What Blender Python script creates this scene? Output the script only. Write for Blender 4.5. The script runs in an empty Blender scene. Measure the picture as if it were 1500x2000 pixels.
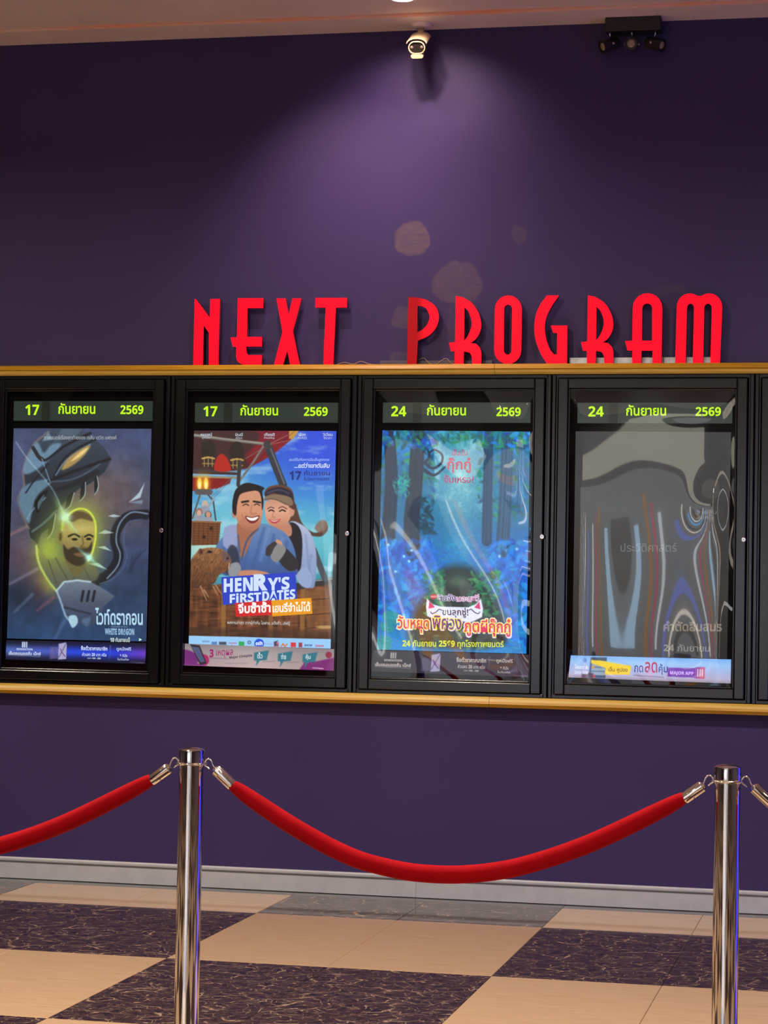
import bpy, bmesh, math, random
import numpy as np
from mathutils import Vector, Matrix

random.seed(4)
scene = bpy.context.scene
C = scene.collection
# ------------------------------------------------------------------ camera
F, YAW, PITCH, ROLL, CD, CH = 4418.1, .2201, .0328, .0177, 9.8127, 1.3684
fw = Vector((-math.sin(YAW)*math.cos(PITCH), math.cos(YAW)*math.cos(PITCH), math.sin(PITCH)))
r0 = Vector((math.cos(YAW), math.sin(YAW), 0)); u0 = r0.cross(fw)
rt = math.cos(ROLL)*r0 + math.sin(ROLL)*u0
up = -math.sin(ROLL)*r0 + math.cos(ROLL)*u0
CAM = Vector((0, -CD, CH))
cd = bpy.data.cameras.new('camera'); cam = bpy.data.objects.new('camera', cd); C.objects.link(cam)
cd.sensor_fit = 'VERTICAL'; cd.sensor_height = 36; cd.sensor_width = 27; cd.lens = F/2000*36
cd.clip_end = 100
mw = Matrix((rt, up, -fw)).transposed().to_4x4(); mw.translation = CAM
cam.matrix_world = mw
scene.camera = cam
# ------------------------------------------------------------------ world, exposure
scene.view_settings.view_transform = 'Standard'; scene.view_settings.look = 'None'
scene.view_settings.gamma = 1; scene.view_settings.use_curve_mapping = False
EV = 0.0
scene.view_settings.exposure = EV
w = bpy.data.worlds.new('world'); scene.world = w; w.use_nodes = True
w.node_tree.nodes['Background'].inputs[0].default_value = (.5, .45, .6, 1)
w.node_tree.nodes['Background'].inputs[1].default_value = .02
# ------------------------------------------------------------------ large unseen hall lamps, added for the floor light (rings below)
HALL = [(-5.4, -3.6), (-2.6, -3.6), (.2, -3.6), (-5.4, -6.6), (-2.6, -6.6), (.4, -6.6), (-4.0, -11.0), (0.0, -11.0), (3.6, -8.0)]
HALL_W = [92, 92, 92, 40, 40, 40, 26, 26, 26]
for i, (x, y) in enumerate(HALL):
    ld = bpy.data.lights.new('added_hall_lamp', 'AREA'); ld.shape = 'DISK'; ld.size = .34
    ld.energy = HALL_W[i]; ld.color = (1, .85, .68); ld.spread = math.radians(165)
    lo = bpy.data.objects.new('added_hall_lamp', ld); C.objects.link(lo); lo.location = (x, y, 3.845)

# ------------------------------------------------------------------ helpers
def ray(px, py): return (fw*F + rt*(px-750) - up*(py-1000)).normalized()
def at(px, py, Y):                      # photograph point -> point on the upright plane y = Y
    d = ray(px, py); return CAM + d*((Y+CD)/d.y)
def atz(px, py, Z):                     # -> point on the level plane z = Z
    d = ray(px, py); return CAM + d*((Z-CH)/d.z)
def s2l(c):
    c = np.asarray(c, float)/255.; return np.where(c <= .04045, c/12.92, ((np.clip(c, 0, None)+.055)/1.055)**2.4)
def lin(*c): return tuple(float(v) for v in s2l(c)) + (1,)

def nodes(name):
    m = bpy.data.materials.new(name); m.use_nodes = True
    return m, m.node_tree.nodes, m.node_tree.links, m.node_tree.nodes['Principled BSDF']
def mat(name, col, rough=.5, metal=0, emit=None, es=0, bump=0, bscale=200, coat=0, var=0, vscale=8, spec=.5):
    m, n, l, b = nodes(name)
    b.inputs['Base Color'].default_value = col; b.inputs['Roughness'].default_value = rough
    b.inputs['Metallic'].default_value = metal; b.inputs['Coat Weight'].default_value = coat
    b.inputs['Specular IOR Level'].default_value = spec
    if emit: b.inputs['Emission Color'].default_value = emit; b.inputs['Emission Strength'].default_value = es
    if bump or var:
        tc = n.new('ShaderNodeTexCoord')
    if bump:
        t = n.new('ShaderNodeTexNoise'); t.inputs['Scale'].default_value = bscale; t.inputs['Detail'].default_value = 3
        bp = n.new('ShaderNodeBump'); bp.inputs['Strength'].default_value = bump; bp.inputs['Distance'].default_value = .002
        l.new(tc.outputs['Object'], t.inputs['Vector']); l.new(t.outputs['Fac'], bp.inputs['Height']); l.new(bp.outputs['Normal'], b.inputs['Normal'])
    if var:
        t = n.new('ShaderNodeTexNoise'); t.inputs['Scale'].default_value = vscale; t.inputs['Detail'].default_value = 6
        r = n.new('ShaderNodeValToRGB')
        r.color_ramp.elements[0].position = .3; r.color_ramp.elements[1].position = .7
        r.color_ramp.elements[0].color = tuple(c*(1-var) for c in col[:3])+(1,); r.color_ramp.elements[1].color = tuple(min(1, c*(1+var)) for c in col[:3])+(1,)
        l.new(tc.outputs['Object'], t.inputs['Vector']); l.new(t.outputs['Fac'], r.inputs['Fac']); l.new(r.outputs['Color'], b.inputs['Base Color'])
    return m

def mesh_obj(name, bm, m, parent=None, smooth=False, bevel=0):
    me = bpy.data.meshes.new(name); bm.normal_update(); bm.to_mesh(me); bm.free()
    if m: me.materials.append(m)
    if smooth:
        for p in me.polygons: p.use_smooth = True
    o = bpy.data.objects.new(name, me); C.objects.link(o)
    if parent: o.parent = parent
    if bevel:
        b = o.modifiers.new('b', 'BEVEL'); b.width = bevel; b.segments = 2; b.limit_method = 'ANGLE'
    return o
def tag(o, label, cat, group=None):
    o['label'] = label; o['category'] = cat
    if group: o['group'] = group
    return o
def struct(o): o['kind'] = 'structure'; return o
def empty(name, loc=(0, 0, 0)):
    o = bpy.data.objects.new(name, None); C.objects.link(o); o.location = loc; o.empty_display_size = .05; return o
def wloc(o):
    t = o.location.copy()
    if o.parent: t += o.matrix_parent_inverse.translation + wloc(o.parent)
    return t
def par(o, p):                         # parent, keep the world place (parents are never rotated)
    o.parent = p; o.matrix_parent_inverse = Matrix.Translation(-wloc(p)); return o
def box(bm, x0, x1, y0, y1, z0, z1):
    v = [bm.verts.new(p) for p in ((x0,y0,z0),(x1,y0,z0),(x1,y1,z0),(x0,y1,z0),(x0,y0,z1),(x1,y0,z1),(x1,y1,z1),(x0,y1,z1))]
    for f in ((3,2,1,0),(4,5,6,7),(0,1,5,4),(1,2,6,5),(2,3,7,6),(3,0,4,7)): bm.faces.new([v[i] for i in f])
def bx(name, dims, m, parent=None, bevel=0):
    x0, x1, y0, y1, z0, z1 = dims
    c = Vector(((x0+x1)/2, (y0+y1)/2, (z0+z1)/2))
    bm = bmesh.new(); box(bm, x0-c.x, x1-c.x, y0-c.y, y1-c.y, z0-c.z, z1-c.z)
    o = mesh_obj(name, bm, m, None, False, bevel); o.location = c
    if parent: par(o, parent)
    return o
def tube(bm, pts, rad, seg=12, cap=True):
    pts = [Vector(p) for p in pts]; n = len(pts); rings = []
    rad = rad if hasattr(rad, '__len__') else [rad]*n
    t0 = (pts[1]-pts[0]).normalized(); ref = Vector((0, 0, 1)) if abs(t0.z) < .9 else Vector((1, 0, 0))
    nv = t0.cross(ref).normalized()
    for i, p in enumerate(pts):
        t = (pts[min(i+1, n-1)]-pts[max(i-1, 0)]).normalized()
        nv = (nv - t*nv.dot(t)).normalized(); b = t.cross(nv)
        rings.append([bm.verts.new(p + (nv*math.cos(2*math.pi*k/seg)+b*math.sin(2*math.pi*k/seg))*rad[i]) for k in range(seg)])
    for a, b in zip(rings, rings[1:]):
        for k in range(seg): bm.faces.new((a[k], a[(k+1) % seg], b[(k+1) % seg], b[k]))
    if cap: bm.faces.new(rings[0][::-1]); bm.faces.new(rings[-1])
def lathe(bm, prof, seg=48, mtx=None):
    rings = []
    for r, z in prof:
        ring = [bm.verts.new((r*math.cos(2*math.pi*k/seg), r*math.sin(2*math.pi*k/seg), z)) for k in range(seg)] if r > 1e-6 else [bm.verts.new((0, 0, z))]
        rings.append(ring)
    for a, b in zip(rings, rings[1:]):
        for k in range(seg):
            k2 = (k+1) % seg
            if len(a) == 1: bm.faces.new((a[0], b[k], b[k2])) if len(b) > 1 else None
            elif len(b) == 1: bm.faces.new((a[k], a[k2], b[0]))
            else: bm.faces.new((a[k], a[k2], b[k2], b[k]))
    if len(rings[0]) > 1: bm.faces.new(rings[0][::-1])
    if len(rings[-1]) > 1: bm.faces.new(rings[-1])
    if mtx: bmesh.ops.transform(bm, matrix=mtx, verts=bm.verts)
    bmesh.ops.recalc_face_normals(bm, faces=bm.faces)
def prism_x(bm, prof, x0, x1):          # profile of (y, z) swept along x
    a = [bm.verts.new((x0, y, z)) for y, z in prof]; b = [bm.verts.new((x1, y, z)) for y, z in prof]
    n = len(prof)
    for k in range(n): bm.faces.new((a[k], a[(k+1) % n], b[(k+1) % n], b[k]))
    bm.faces.new(a[::-1]); bm.faces.new(b); bmesh.ops.recalc_face_normals(bm, faces=bm.faces)
def seg_x(name, prof, x0, x1, m, parent):
    yc = sum(p[0] for p in prof)/len(prof); zc = sum(p[1] for p in prof)/len(prof); xc = (x0+x1)/2
    bm = bmesh.new(); prism_x(bm, [(y-yc, z-zc) for y, z in prof], x0-xc, x1-xc)
    o = mesh_obj(name, bm, m); o.location = (xc, yc, zc); par(o, parent); return o

# ------------------------------------------------------------------ materials
def wall_material():
    m, n, l, b = nodes('purple_paint')
    tc = n.new('ShaderNodeTexCoord'); P = tc.outputs['Object']
    b.inputs['Roughness'].default_value = .55; b.inputs['Specular IOR Level'].default_value = .35
    base = n.new('ShaderNodeTexNoise'); base.inputs['Scale'].default_value = 1.3; base.inputs['Detail'].default_value = 5
    l.new(P, base.inputs['Vector'])
    ramp = n.new('ShaderNodeValToRGB'); l.new(base.outputs['Fac'], ramp.inputs['Fac'])
    ramp.color_ramp.elements[0].position = .3; ramp.color_ramp.elements[1].position = .7
    ramp.color_ramp.elements[0].color = (.036, .021, .106, 1); ramp.color_ramp.elements[1].color = (.043, .026, .124, 1)
    col = ramp.outputs['Color']
    dn = n.new('ShaderNodeTexNoise'); dn.inputs['Scale'].default_value = 7; dn.inputs['Detail'].default_value = 4; l.new(P, dn.inputs['Vector'])
    ds = n.new('ShaderNodeVectorMath'); ds.operation = 'MULTIPLY_ADD'; l.new(dn.outputs['Color'], ds.inputs[0]); ds.inputs[1].default_value = (.11, 0, .11); l.new(P, ds.inputs[2])
    st = n.new('ShaderNodeTexNoise'); st.inputs['Scale'].default_value = 14; st.inputs['Detail'].default_value = 8; st.inputs['Roughness'].default_value = .7
    mp = n.new('ShaderNodeMapping'); mp.inputs['Scale'].default_value = (1, 1, 5); l.new(P, mp.inputs['Vector']); l.new(mp.outputs['Vector'], st.inputs['Vector'])
    # sanded filler patches: centre px, radii px, strength
    for px, py, rx, rz, s in ((804, 468, 36, 36, .95), (893, 552, 50, 48, .62), (905, 640, 30, 60, .22), (1018, 457, 18, 24, .35), (786, 620, 22, 24, .5), (786, 700, 26, 16, .35), (1290, 568, 45, 12, .2)):
        c = at(px, py, 0); k = 9.81/4418
        sub = n.new('ShaderNodeVectorMath'); sub.operation = 'SUBTRACT'; l.new(ds.outputs[0], sub.inputs[0]); sub.inputs[1].default_value = (c.x+.055, 0, c.z+.055)
        sc = n.new('ShaderNodeVectorMath'); sc.operation = 'MULTIPLY'; l.new(sub.outputs[0], sc.inputs[0]); sc.inputs[1].default_value = (1/(rx*k*1.03), 0, 1/(rz*k))
        ln = n.new('ShaderNodeVectorMath'); ln.operation = 'LENGTH'; l.new(sc.outputs[0], ln.inputs[0])
        mr = n.new('ShaderNodeMapRange'); mr.inputs['From Min'].default_value = 1.06; mr.inputs['From Max'].default_value = .93; l.new(ln.outputs['Value'], mr.inputs['Value'])
        mu = n.new('ShaderNodeMapRange'); mu.inputs['From Min'].default_value = .25; mu.inputs['From Max'].default_value = .6
        mu.inputs['To Min'].default_value = .22*s; mu.inputs['To Max'].default_value = .8*s; l.new(st.outputs['Fac'], mu.inputs['Value'])
        pr = n.new('ShaderNodeMath'); pr.operation = 'MULTIPLY'; l.new(mr.outputs[0], pr.inputs[0]); l.new(mu.outputs[0], pr.inputs[1])
        mx = n.new('ShaderNodeMix'); mx.data_type = 'RGBA'; l.new(pr.outputs[0], mx.inputs['Factor']); l.new(col, mx.inputs['A']); mx.inputs['B'].default_value = (.135, .095, .115, 1)
        col = mx.outputs['Result']
    l.new(col, b.inputs['Base Color'])
    bn = n.new('ShaderNodeTexNoise'); bn.inputs['Scale'].default_value = 260; l.new(P, bn.inputs['Vector'])
    bp = n.new('ShaderNodeBump'); bp.inputs['Strength'].default_value = .12; bp.inputs['Distance'].default_value = .002
    l.new(bn.outputs['Fac'], bp.inputs['Height']); l.new(bp.outputs['Normal'], b.inputs['Normal'])
    return m
def tile_material(name, dark):
    m, n, l, b = nodes(name)
    g = n.new('ShaderNodeNewGeometry'); P = g.outputs['Position']
    b.inputs['Roughness'].default_value = .07; b.inputs['IOR'].default_value = 1.5
    mp = n.new('ShaderNodeMapping'); l.new(P, mp.inputs['Vector']); mp.inputs['Scale'].default_value = (1, 1.0, 1)
    if dark:
        nz = n.new('ShaderNodeTexNoise'); nz.inputs['Scale'].default_value = 7; nz.inputs['Detail'].default_value = 6; l.new(mp.outputs[0], nz.inputs['Vector'])
        dd = n.new('ShaderNodeVectorMath'); dd.operation = 'MULTIPLY_ADD'; l.new(nz.outputs['Color'], dd.inputs[0]); dd.inputs[1].default_value = (.16, .16, 0); l.new(mp.outputs[0], dd.inputs[2])
        base = n.new('ShaderNodeTexNoise'); base.inputs['Scale'].default_value = 26; base.inputs['Detail'].default_value = 8; l.new(dd.outputs[0], base.inputs['Vector'])
        rp = n.new('ShaderNodeValToRGB'); l.new(base.outputs['Fac'], rp.inputs['Fac'])
        rp.color_ramp.elements[0].position = .35; rp.color_ramp.elements[0].color = (.014, .007, .006, 1)
        rp.color_ramp.elements[1].position = .75; rp.color_ramp.elements[1].color = (.085, .048, .036, 1)
        col = rp.outputs['Color']
        for sc, wd, s in ((8, .022, .85), (19, .026, .7), (40, .03, .4)):
            vo = n.new('ShaderNodeTexVoronoi'); vo.feature = 'DISTANCE_TO_EDGE'; vo.inputs['Scale'].default_value = sc; l.new(dd.outputs[0], vo.inputs['Vector'])
            mr = n.new('ShaderNodeMapRange'); mr.inputs['From Min'].default_value = wd; mr.inputs['From Max'].default_value = 0; l.new(vo.outputs['Distance'], mr.inputs['Value'])
            gn = n.new('ShaderNodeTexNoise'); gn.inputs['Scale'].default_value = sc*.9; l.new(P, gn.inputs['Vector'])
            gr = n.new('ShaderNodeMapRange'); gr.inputs['From Min'].default_value = .42; gr.inputs['From Max'].default_value = .6; gr.inputs['To Max'].default_value = s; l.new(gn.outputs['Fac'], gr.inputs['Value'])
            pr = n.new('ShaderNodeMath'); pr.operation = 'MULTIPLY'; l.new(mr.outputs[0], pr.inputs[0]); l.new(gr.outputs[0], pr.inputs[1])
            mx = n.new('ShaderNodeMix'); mx.data_type = 'RGBA'; l.new(pr.outputs[0], mx.inputs['Factor']); l.new(col, mx.inputs['A']); mx.inputs['B'].default_value = (.70, .50, .33, 1)
            col = mx.outputs['Result']
        # pale chips
        vc = n.new('ShaderNodeTexVoronoi'); vc.inputs['Scale'].default_value = 16; l.new(dd.outputs[0], vc.inputs['Vector'])
        cr = n.new('ShaderNodeMapRange'); cr.inputs['From Min'].default_value = .11; cr.inputs['From Max'].default_value = .06; cr.inputs['To Max'].default_value = .8; l.new(vc.outputs['Distance'], cr.inputs['Value'])
        mx = n.new('ShaderNodeMix'); mx.data_type = 'RGBA'; l.new(cr.outputs[0], mx.inputs['Factor']); l.new(col, mx.inputs['A']); mx.inputs['B'].default_value = (.75, .55, .38, 1)
        l.new(mx.outputs['Result'], b.inputs['Base Color'])
    else:
        mp.inputs['Scale'].default_value = (1.2, 10, 1)
        nz = n.new('ShaderNodeTexNoise'); nz.inputs['Scale'].default_value = 5; nz.inputs['Detail'].default_value = 8; nz.inputs['Roughness'].default_value = .6; l.new(mp.outputs[0], nz.inputs['Vector'])
        rp = n.new('ShaderNodeValToRGB'); l.new(nz.outputs['Fac'], rp.inputs['Fac'])
        rp.color_ramp.elements[0].position = .3; rp.color_ramp.elements[0].color = (.60, .40, .225, 1)
        rp.color_ramp.elements[1].position = .7; rp.color_ramp.elements[1].color = (.70, .49, .29, 1)
        l.new(rp.outputs['Color'], b.inputs['Base Color'])
    return m
def wood_material(name, a, c, rough=.35):
    m, n, l, b = nodes(name)
    g = n.new('ShaderNodeNewGeometry'); mp = n.new('ShaderNodeMapping'); mp.inputs['Scale'].default_value = (1.5, 30, 30)
    l.new(g.outputs['Position'], mp.inputs['Vector'])
    nz = n.new('ShaderNodeTexNoise'); nz.inputs['Scale'].default_value = 4; nz.inputs['Detail'].default_value = 6; l.new(mp.outputs[0], nz.inputs['Vector'])
    rp = n.new('ShaderNodeValToRGB'); l.new(nz.outputs['Fac'], rp.inputs['Fac'])
    rp.color_ramp.elements[0].position = .3; rp.color_ramp.elements[0].color = a; rp.color_ramp.elements[1].position = .7; rp.color_ramp.elements[1].color = c
    l.new(rp.outputs['Color'], b.inputs['Base Color']); b.inputs['Roughness'].default_value = rough
    return m
def pane_material():
    m, n, l, b = nodes('acrylic_sheet'); n.remove(b)
    out = n['Material Output']
    fr = n.new('ShaderNodeFresnel'); fr.inputs['IOR'].default_value = 1.5
    tr = n.new('ShaderNodeBsdfTransparent'); gl = n.new('ShaderNodeBsdfGlossy'); gl.inputs['Roughness'].default_value = .015
    mx = n.new('ShaderNodeMixShader'); l.new(fr.outputs[0], mx.inputs[0]); l.new(tr.outputs[0], mx.inputs[1]); l.new(gl.outputs[0], mx.inputs[2])
    l.new(mx.outputs[0], out.inputs['Surface']); return m
def print_material(name, es, diff=.25, rough=.4):   # backlit print: colours come from the mesh's own colour attribute
    m, n, l, b = nodes(name)
    a = n.new('ShaderNodeVertexColor'); a.layer_name = 'print'
    l.new(a.outputs['Color'], b.inputs['Emission Color']); b.inputs['Emission Strength'].default_value = es
    d = n.new('ShaderNodeMix'); d.data_type = 'RGBA'; d.inputs['Factor'].default_value = diff; d.inputs['A'].default_value = (0, 0, 0, 1)
    l.new(a.outputs['Color'], d.inputs['B']); l.new(d.outputs['Result'], b.inputs['Base Color'])
    b.inputs['Roughness'].default_value = rough
    return m
_ink = {}
def ink(rgb, es=1.0):
    k = (rgb, es)
    if k not in _ink: _ink[k] = mat('print_ink', tuple(c*.25 for c in lin(*rgb)[:3])+(1,), .5, emit=lin(*rgb), es=es)
    return _ink[k]

M_wall = wall_material()
M_dark = tile_material('dark_marble', True); M_light = tile_material('beige_stone', False)
M_grout = mat('grout', (.06, .04, .03, 1), .8, var=.2)
M_border = mat('grey_border_stone', (.12, .125, .125, 1), .12, var=.25, vscale=20)
M_base = mat('grey_paint', (.46, .48, .52, 1), .38, var=.06, vscale=14, bump=.1, bscale=60)
M_groove = mat('grey_groove_paint', (.12, .12, .125, 1), .5, var=.1)
M_ceil = mat('ceiling_paint', (.84, .74, .69, 1), .6, var=.05, vscale=3)
M_bead = wood_material('bead_painted_glow', (.72, .60, .52, 1), (.92, .34, .16, 1), .3)  # orange-pink light on the ceiling step, put into the bead's colour
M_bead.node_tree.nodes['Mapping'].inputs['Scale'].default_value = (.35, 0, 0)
M_wood = wood_material('ochre_wood', (.44, .215, .006, 1), (.62, .34, .015, 1))
M_woodp = wood_material('pale_ochre_wood', (.56, .36, .05, 1), (.70, .48, .09, 1))
M_black = mat('black_anodised', (.005, .0052, .0064, 1), .15, .0, spec=.6, bump=.05, bscale=300)
M_back = mat('black_lining', (.003, .003, .0035, 1), .8, spec=.1, bump=.05)
M_pane = pane_material()
M_steel = mat('lock_steel', (.75, .75, .76, 1), .18, 1, var=.05)
M_chrome = mat('polished_steel', (.78, .76, .74, 1), .05, 1, var=.03, vscale=30)
M_velvet = None
def velvet():
    m, n, l, b = nodes('red_velvet')
    tc = n.new('ShaderNodeTexCoord'); nz = n.new('ShaderNodeTexNoise'); nz.inputs['Scale'].default_value = 420; nz.inputs['Detail'].default_value = 3; l.new(tc.outputs['Object'], nz.inputs['Vector'])
    n2 = n.new('ShaderNodeTexNoise'); n2.inputs['Scale'].default_value = 22; l.new(tc.outputs['Object'], n2.inputs['Vector'])
    rp = n.new('ShaderNodeValToRGB'); l.new(n2.outputs['Fac'], rp.inputs['Fac'])
    rp.color_ramp.elements[0].color = (.32, .001, .005, 1); rp.color_ramp.elements[1].color = (.44, .002, .009, 1)
    l.new(rp.outputs['Color'], b.inputs['Base Color']); b.inputs['Roughness'].default_value = .85
    b.inputs['Specular IOR Level'].default_value = .1; b.inputs['Sheen Weight'].default_value = .12; b.inputs['Sheen Tint'].default_value = (1, .05, .05, 1); b.inputs['Sheen Roughness'].default_value = .4
    bp = n.new('ShaderNodeBump'); bp.inputs['Strength'].default_value = .35; bp.inputs['Distance'].default_value = .002
    l.new(nz.outputs['Fac'], bp.inputs['Height']); l.new(bp.outputs['Normal'], b.inputs['Normal'])
    return m
M_velvet = velvet()

# ------------------------------------------------------------------ setting: room shell
X0, X1, YB, ZC = -12.5, 6.5, -17.0, 3.8526
def plane(name, pts, m):
    bm = bmesh.new(); bm.faces.new([bm.verts.new(p) for p in pts]); return struct(mesh_obj(name, bm, m))
wall = struct(bx('wall_front', (X0, X1, 0, .15, -.12, 4.1), M_wall)); wall.data.transform(Matrix.Translation(wall.location)); wall.location = (0, 0, 0)
M_hall = mat('hall_paint', (.20, .17, .19, 1), .6, var=.1, vscale=2)
struct(bx('wall_left', (X0-.15, X0, YB, 0, -.12, 4.1), M_hall)); struct(bx('wall_right', (X1, X1+.15, YB, 0, -.12, 4.1), M_hall))
struct(bx('wall_back', (X0, X1, YB-.15, YB, -.12, 4.1), M_hall))
SOF = .235
struct(bx('ceiling', (X0, X1, YB, -SOF-.012, ZC+.016, ZC+.2), M_ceil))
sof = struct(bx('trim_4', (X0, X1, -SOF, 0, ZC, ZC+.2), M_ceil, bevel=.002))
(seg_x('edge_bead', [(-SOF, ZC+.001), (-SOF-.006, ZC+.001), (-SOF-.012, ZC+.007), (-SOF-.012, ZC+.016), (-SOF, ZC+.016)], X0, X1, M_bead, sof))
# floor: slab + one object per tile where tiles can be told apart
TX0, TY1 = -2.5561, -.6846
BORD = -.112
fl = struct(bx('floor', (X0, X1, YB, 0, -.12, -.006), M_grout)); 
def checker():
    m, n, l, b = nodes('far_checker_stone'); g = n.new('ShaderNodeNewGeometry'); mp = n.new('ShaderNodeMapping')
    mp.inputs['Location'].default_value = (-TX0/1.2, -TY1/1.2, .5); mp.inputs['Scale'].default_value = (1/1.2, 1/1.2, 0)
    l.new(g.outputs['Position'], mp.inputs['Vector']); ck = n.new('ShaderNodeTexChecker'); ck.inputs['Scale'].default_value = 1
    ck.inputs['Color1'].default_value = (.55, .39, .24, 1); ck.inputs['Color2'].default_value = (.045, .025, .025, 1)
    l.new(mp.outputs[0], ck.inputs['Vector']); l.new(ck.outputs[0], b.inputs['Base Color']); b.inputs['Roughness'].default_value = .08; return m
M_check = checker()
rows = [(BORD-.001, TY1), (TY1, TY1-1.2), (TY1-1.2, TY1-2.4), (TY1-2.4, TY1-3.6)]
COLS = range(-6, 8); G = .0008
def tile_mesh(dy, m):
    bm = bmesh.new(); box(bm, -.3+G, .3-G, -dy/2+G, dy/2-G, -.006, 0)
    bmesh.ops.bevel(bm, geom=[e for e in bm.edges if all(v.co.z > -.001 for v in e.verts)], offset=.0012, segments=1, affect='EDGES')
    me = bpy.data.meshes.new('floor_tile'); bm.to_mesh(me); bm.free(); me.materials.append(m); return me
for j, (ya, yb) in enumerate(rows):
    mm = {d: tile_mesh(ya-yb, M_dark if d else M_light) for d in (0, 1)}
    for k in COLS:
        d = 1 if ((k//2)+j) % 2 == 0 else 0
        o = bpy.data.objects.new('floor_tile', mm[d]); C.objects.link(o); o.location = (TX0+.6*k+.3, (ya+yb)/2, 0); par(o, fl)
xa, xb, yf = TX0-3.6, TX0+4.8, TY1-3.6
bm = bmesh.new()
for dims in ((X0, X1, YB, yf, -.006, 0), (X0, xa, yf, BORD, -.006, 0), (xb, X1, yf, BORD, -.006, 0)): box(bm, *dims)
o = mesh_obj('far_floor_tiles', bm, M_check); o['kind'] = 'stuff'; par(o, fl)
for k in range(-4, 5):
    xx = TX0 + 1.2*k
    par(bx('border_tile', (xx+G, xx+1.2-G, BORD, -.012, -.006, 0), M_border, bevel=.0008), fl)
# baseboard: two lengths butted together
xj = at(812, 1730, -.015).x
bb = empty('baseboard_front', (-2.2, -.008, 0)); struct(bb)
BH = .0986
for a, b_ in ((X0, xj-.0006), (xj+.0006, X1)):
    s = seg_x('baseboard_length', [(0, .003), (-.014, .003), (-.014, BH-.026), (0, BH-.026)], a, b_, M_base, bb)
    seg_x('groove', [(0, BH-.026), (-.009, BH-.026), (-.009, BH-.018), (0, BH-.018)], a, b_, M_groove, bb)
    seg_x('cap_bead', [(0, BH-.018), (-.012, BH-.018), (-.0145, BH-.013), (-.0145, BH-.006), (-.011, BH), (0, BH)], a, b_, M_base, bb)

# ------------------------------------------------------------------ ochre rails above and below the cases
ZT0, ZT1 = 2.3050, 2.3501     # upper rail
ZL0, ZL1 = .8495, .8945       # lower rail
xs1 = at(967, 725, -.06).x
t1 = empty('trim_1', (-2.2, 0, ZT0)); struct(t1)
t2 = empty('trim_2', (-2.2, 0, ZL0)); struct(t2)
for a, b_ in ((X0+.01, xs1-.0008), (xs1+.0008, X1-.01)):
    seg_x('rail_crown', [(0, ZT0+.019), (-.078, ZT0+.019), (-.085, ZT0+.024), (-.078, ZT1-.006), (-.072, ZT1), (0, ZT1)], a, b_, M_wood, t1)
    seg_x('rail_foot', [(0, ZT0), (-.066, ZT0), (-.074, ZT0+.008), (-.078, ZT0+.0188), (0, ZT0+.0188)], a, b_, M_woodp, t1)
    seg_x('rail_crown', [(0, ZL0+.025), (-.080, ZL0+.025), (-.076, ZL0+.036), (-.066, ZL1), (0, ZL1)], a, b_, M_woodp, t2)
    seg_x('rail_foot', [(0, ZL0), (-.070, ZL0), (-.074, ZL0+.005), (-.083, ZL0+.015), (-.080, ZL0+.0248), (0, ZL0+.0248)], a, b_, M_wood, t2)

# ------------------------------------------------------------------ print tools: colours are laid on a fine grid of the flat sheet
def hash2(ix, iy, seed):
    h = (ix.astype(np.int64)*374761393 + iy.astype(np.int64)*668265263 + seed*1442695041) & 0x7fffffff
    h = (h ^ (h >> 13))*1274126177 & 0x7fffffff
    return ((h ^ (h >> 16)) & 0xffff)/65535.
def vnoise(x, y, seed=0):
    ix, iy = np.floor(x), np.floor(y); fx, fy = x-ix, y-iy; fx = fx*fx*(3-2*fx); fy = fy*fy*(3-2*fy)
    a, b = hash2(ix, iy, seed), hash2(ix+1, iy, seed); c, d = hash2(ix, iy+1, seed), hash2(ix+1, iy+1, seed)
    return (a*(1-fx)+b*fx)*(1-fy) + (c*(1-fx)+d*fx)*fy
def fbm(x, y, seed=0, o=4):
    t, a, s = 0, .5, 0
    for k in range(o): t = t + a*vnoise(x*2**k, y*2**k, seed+k); s += a; a *= .5
    return t/s
def smooth(pts, closed=True, n=6):
    P = np.array(pts, float); N = len(P); out = []
    rng = range(N if closed else N-1)
    for i in rng:
        g = (lambda k: P[k % N]) if closed else (lambda k: P[min(max(k, 0), N-1)])
        p0, p1, p2, p3 = g(i-1), g(i), g(i+1), g(i+2)
        for t in np.arange(n)/n:
            out.append(.5*((2*p1)+(-p0+p2)*t+(2*p0-5*p1+4*p2-p3)*t*t+(-p0+3*p1-3*p2+p3)*t**3))
    if not closed: out.append(P[-1])
    return np.array(out)
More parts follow.
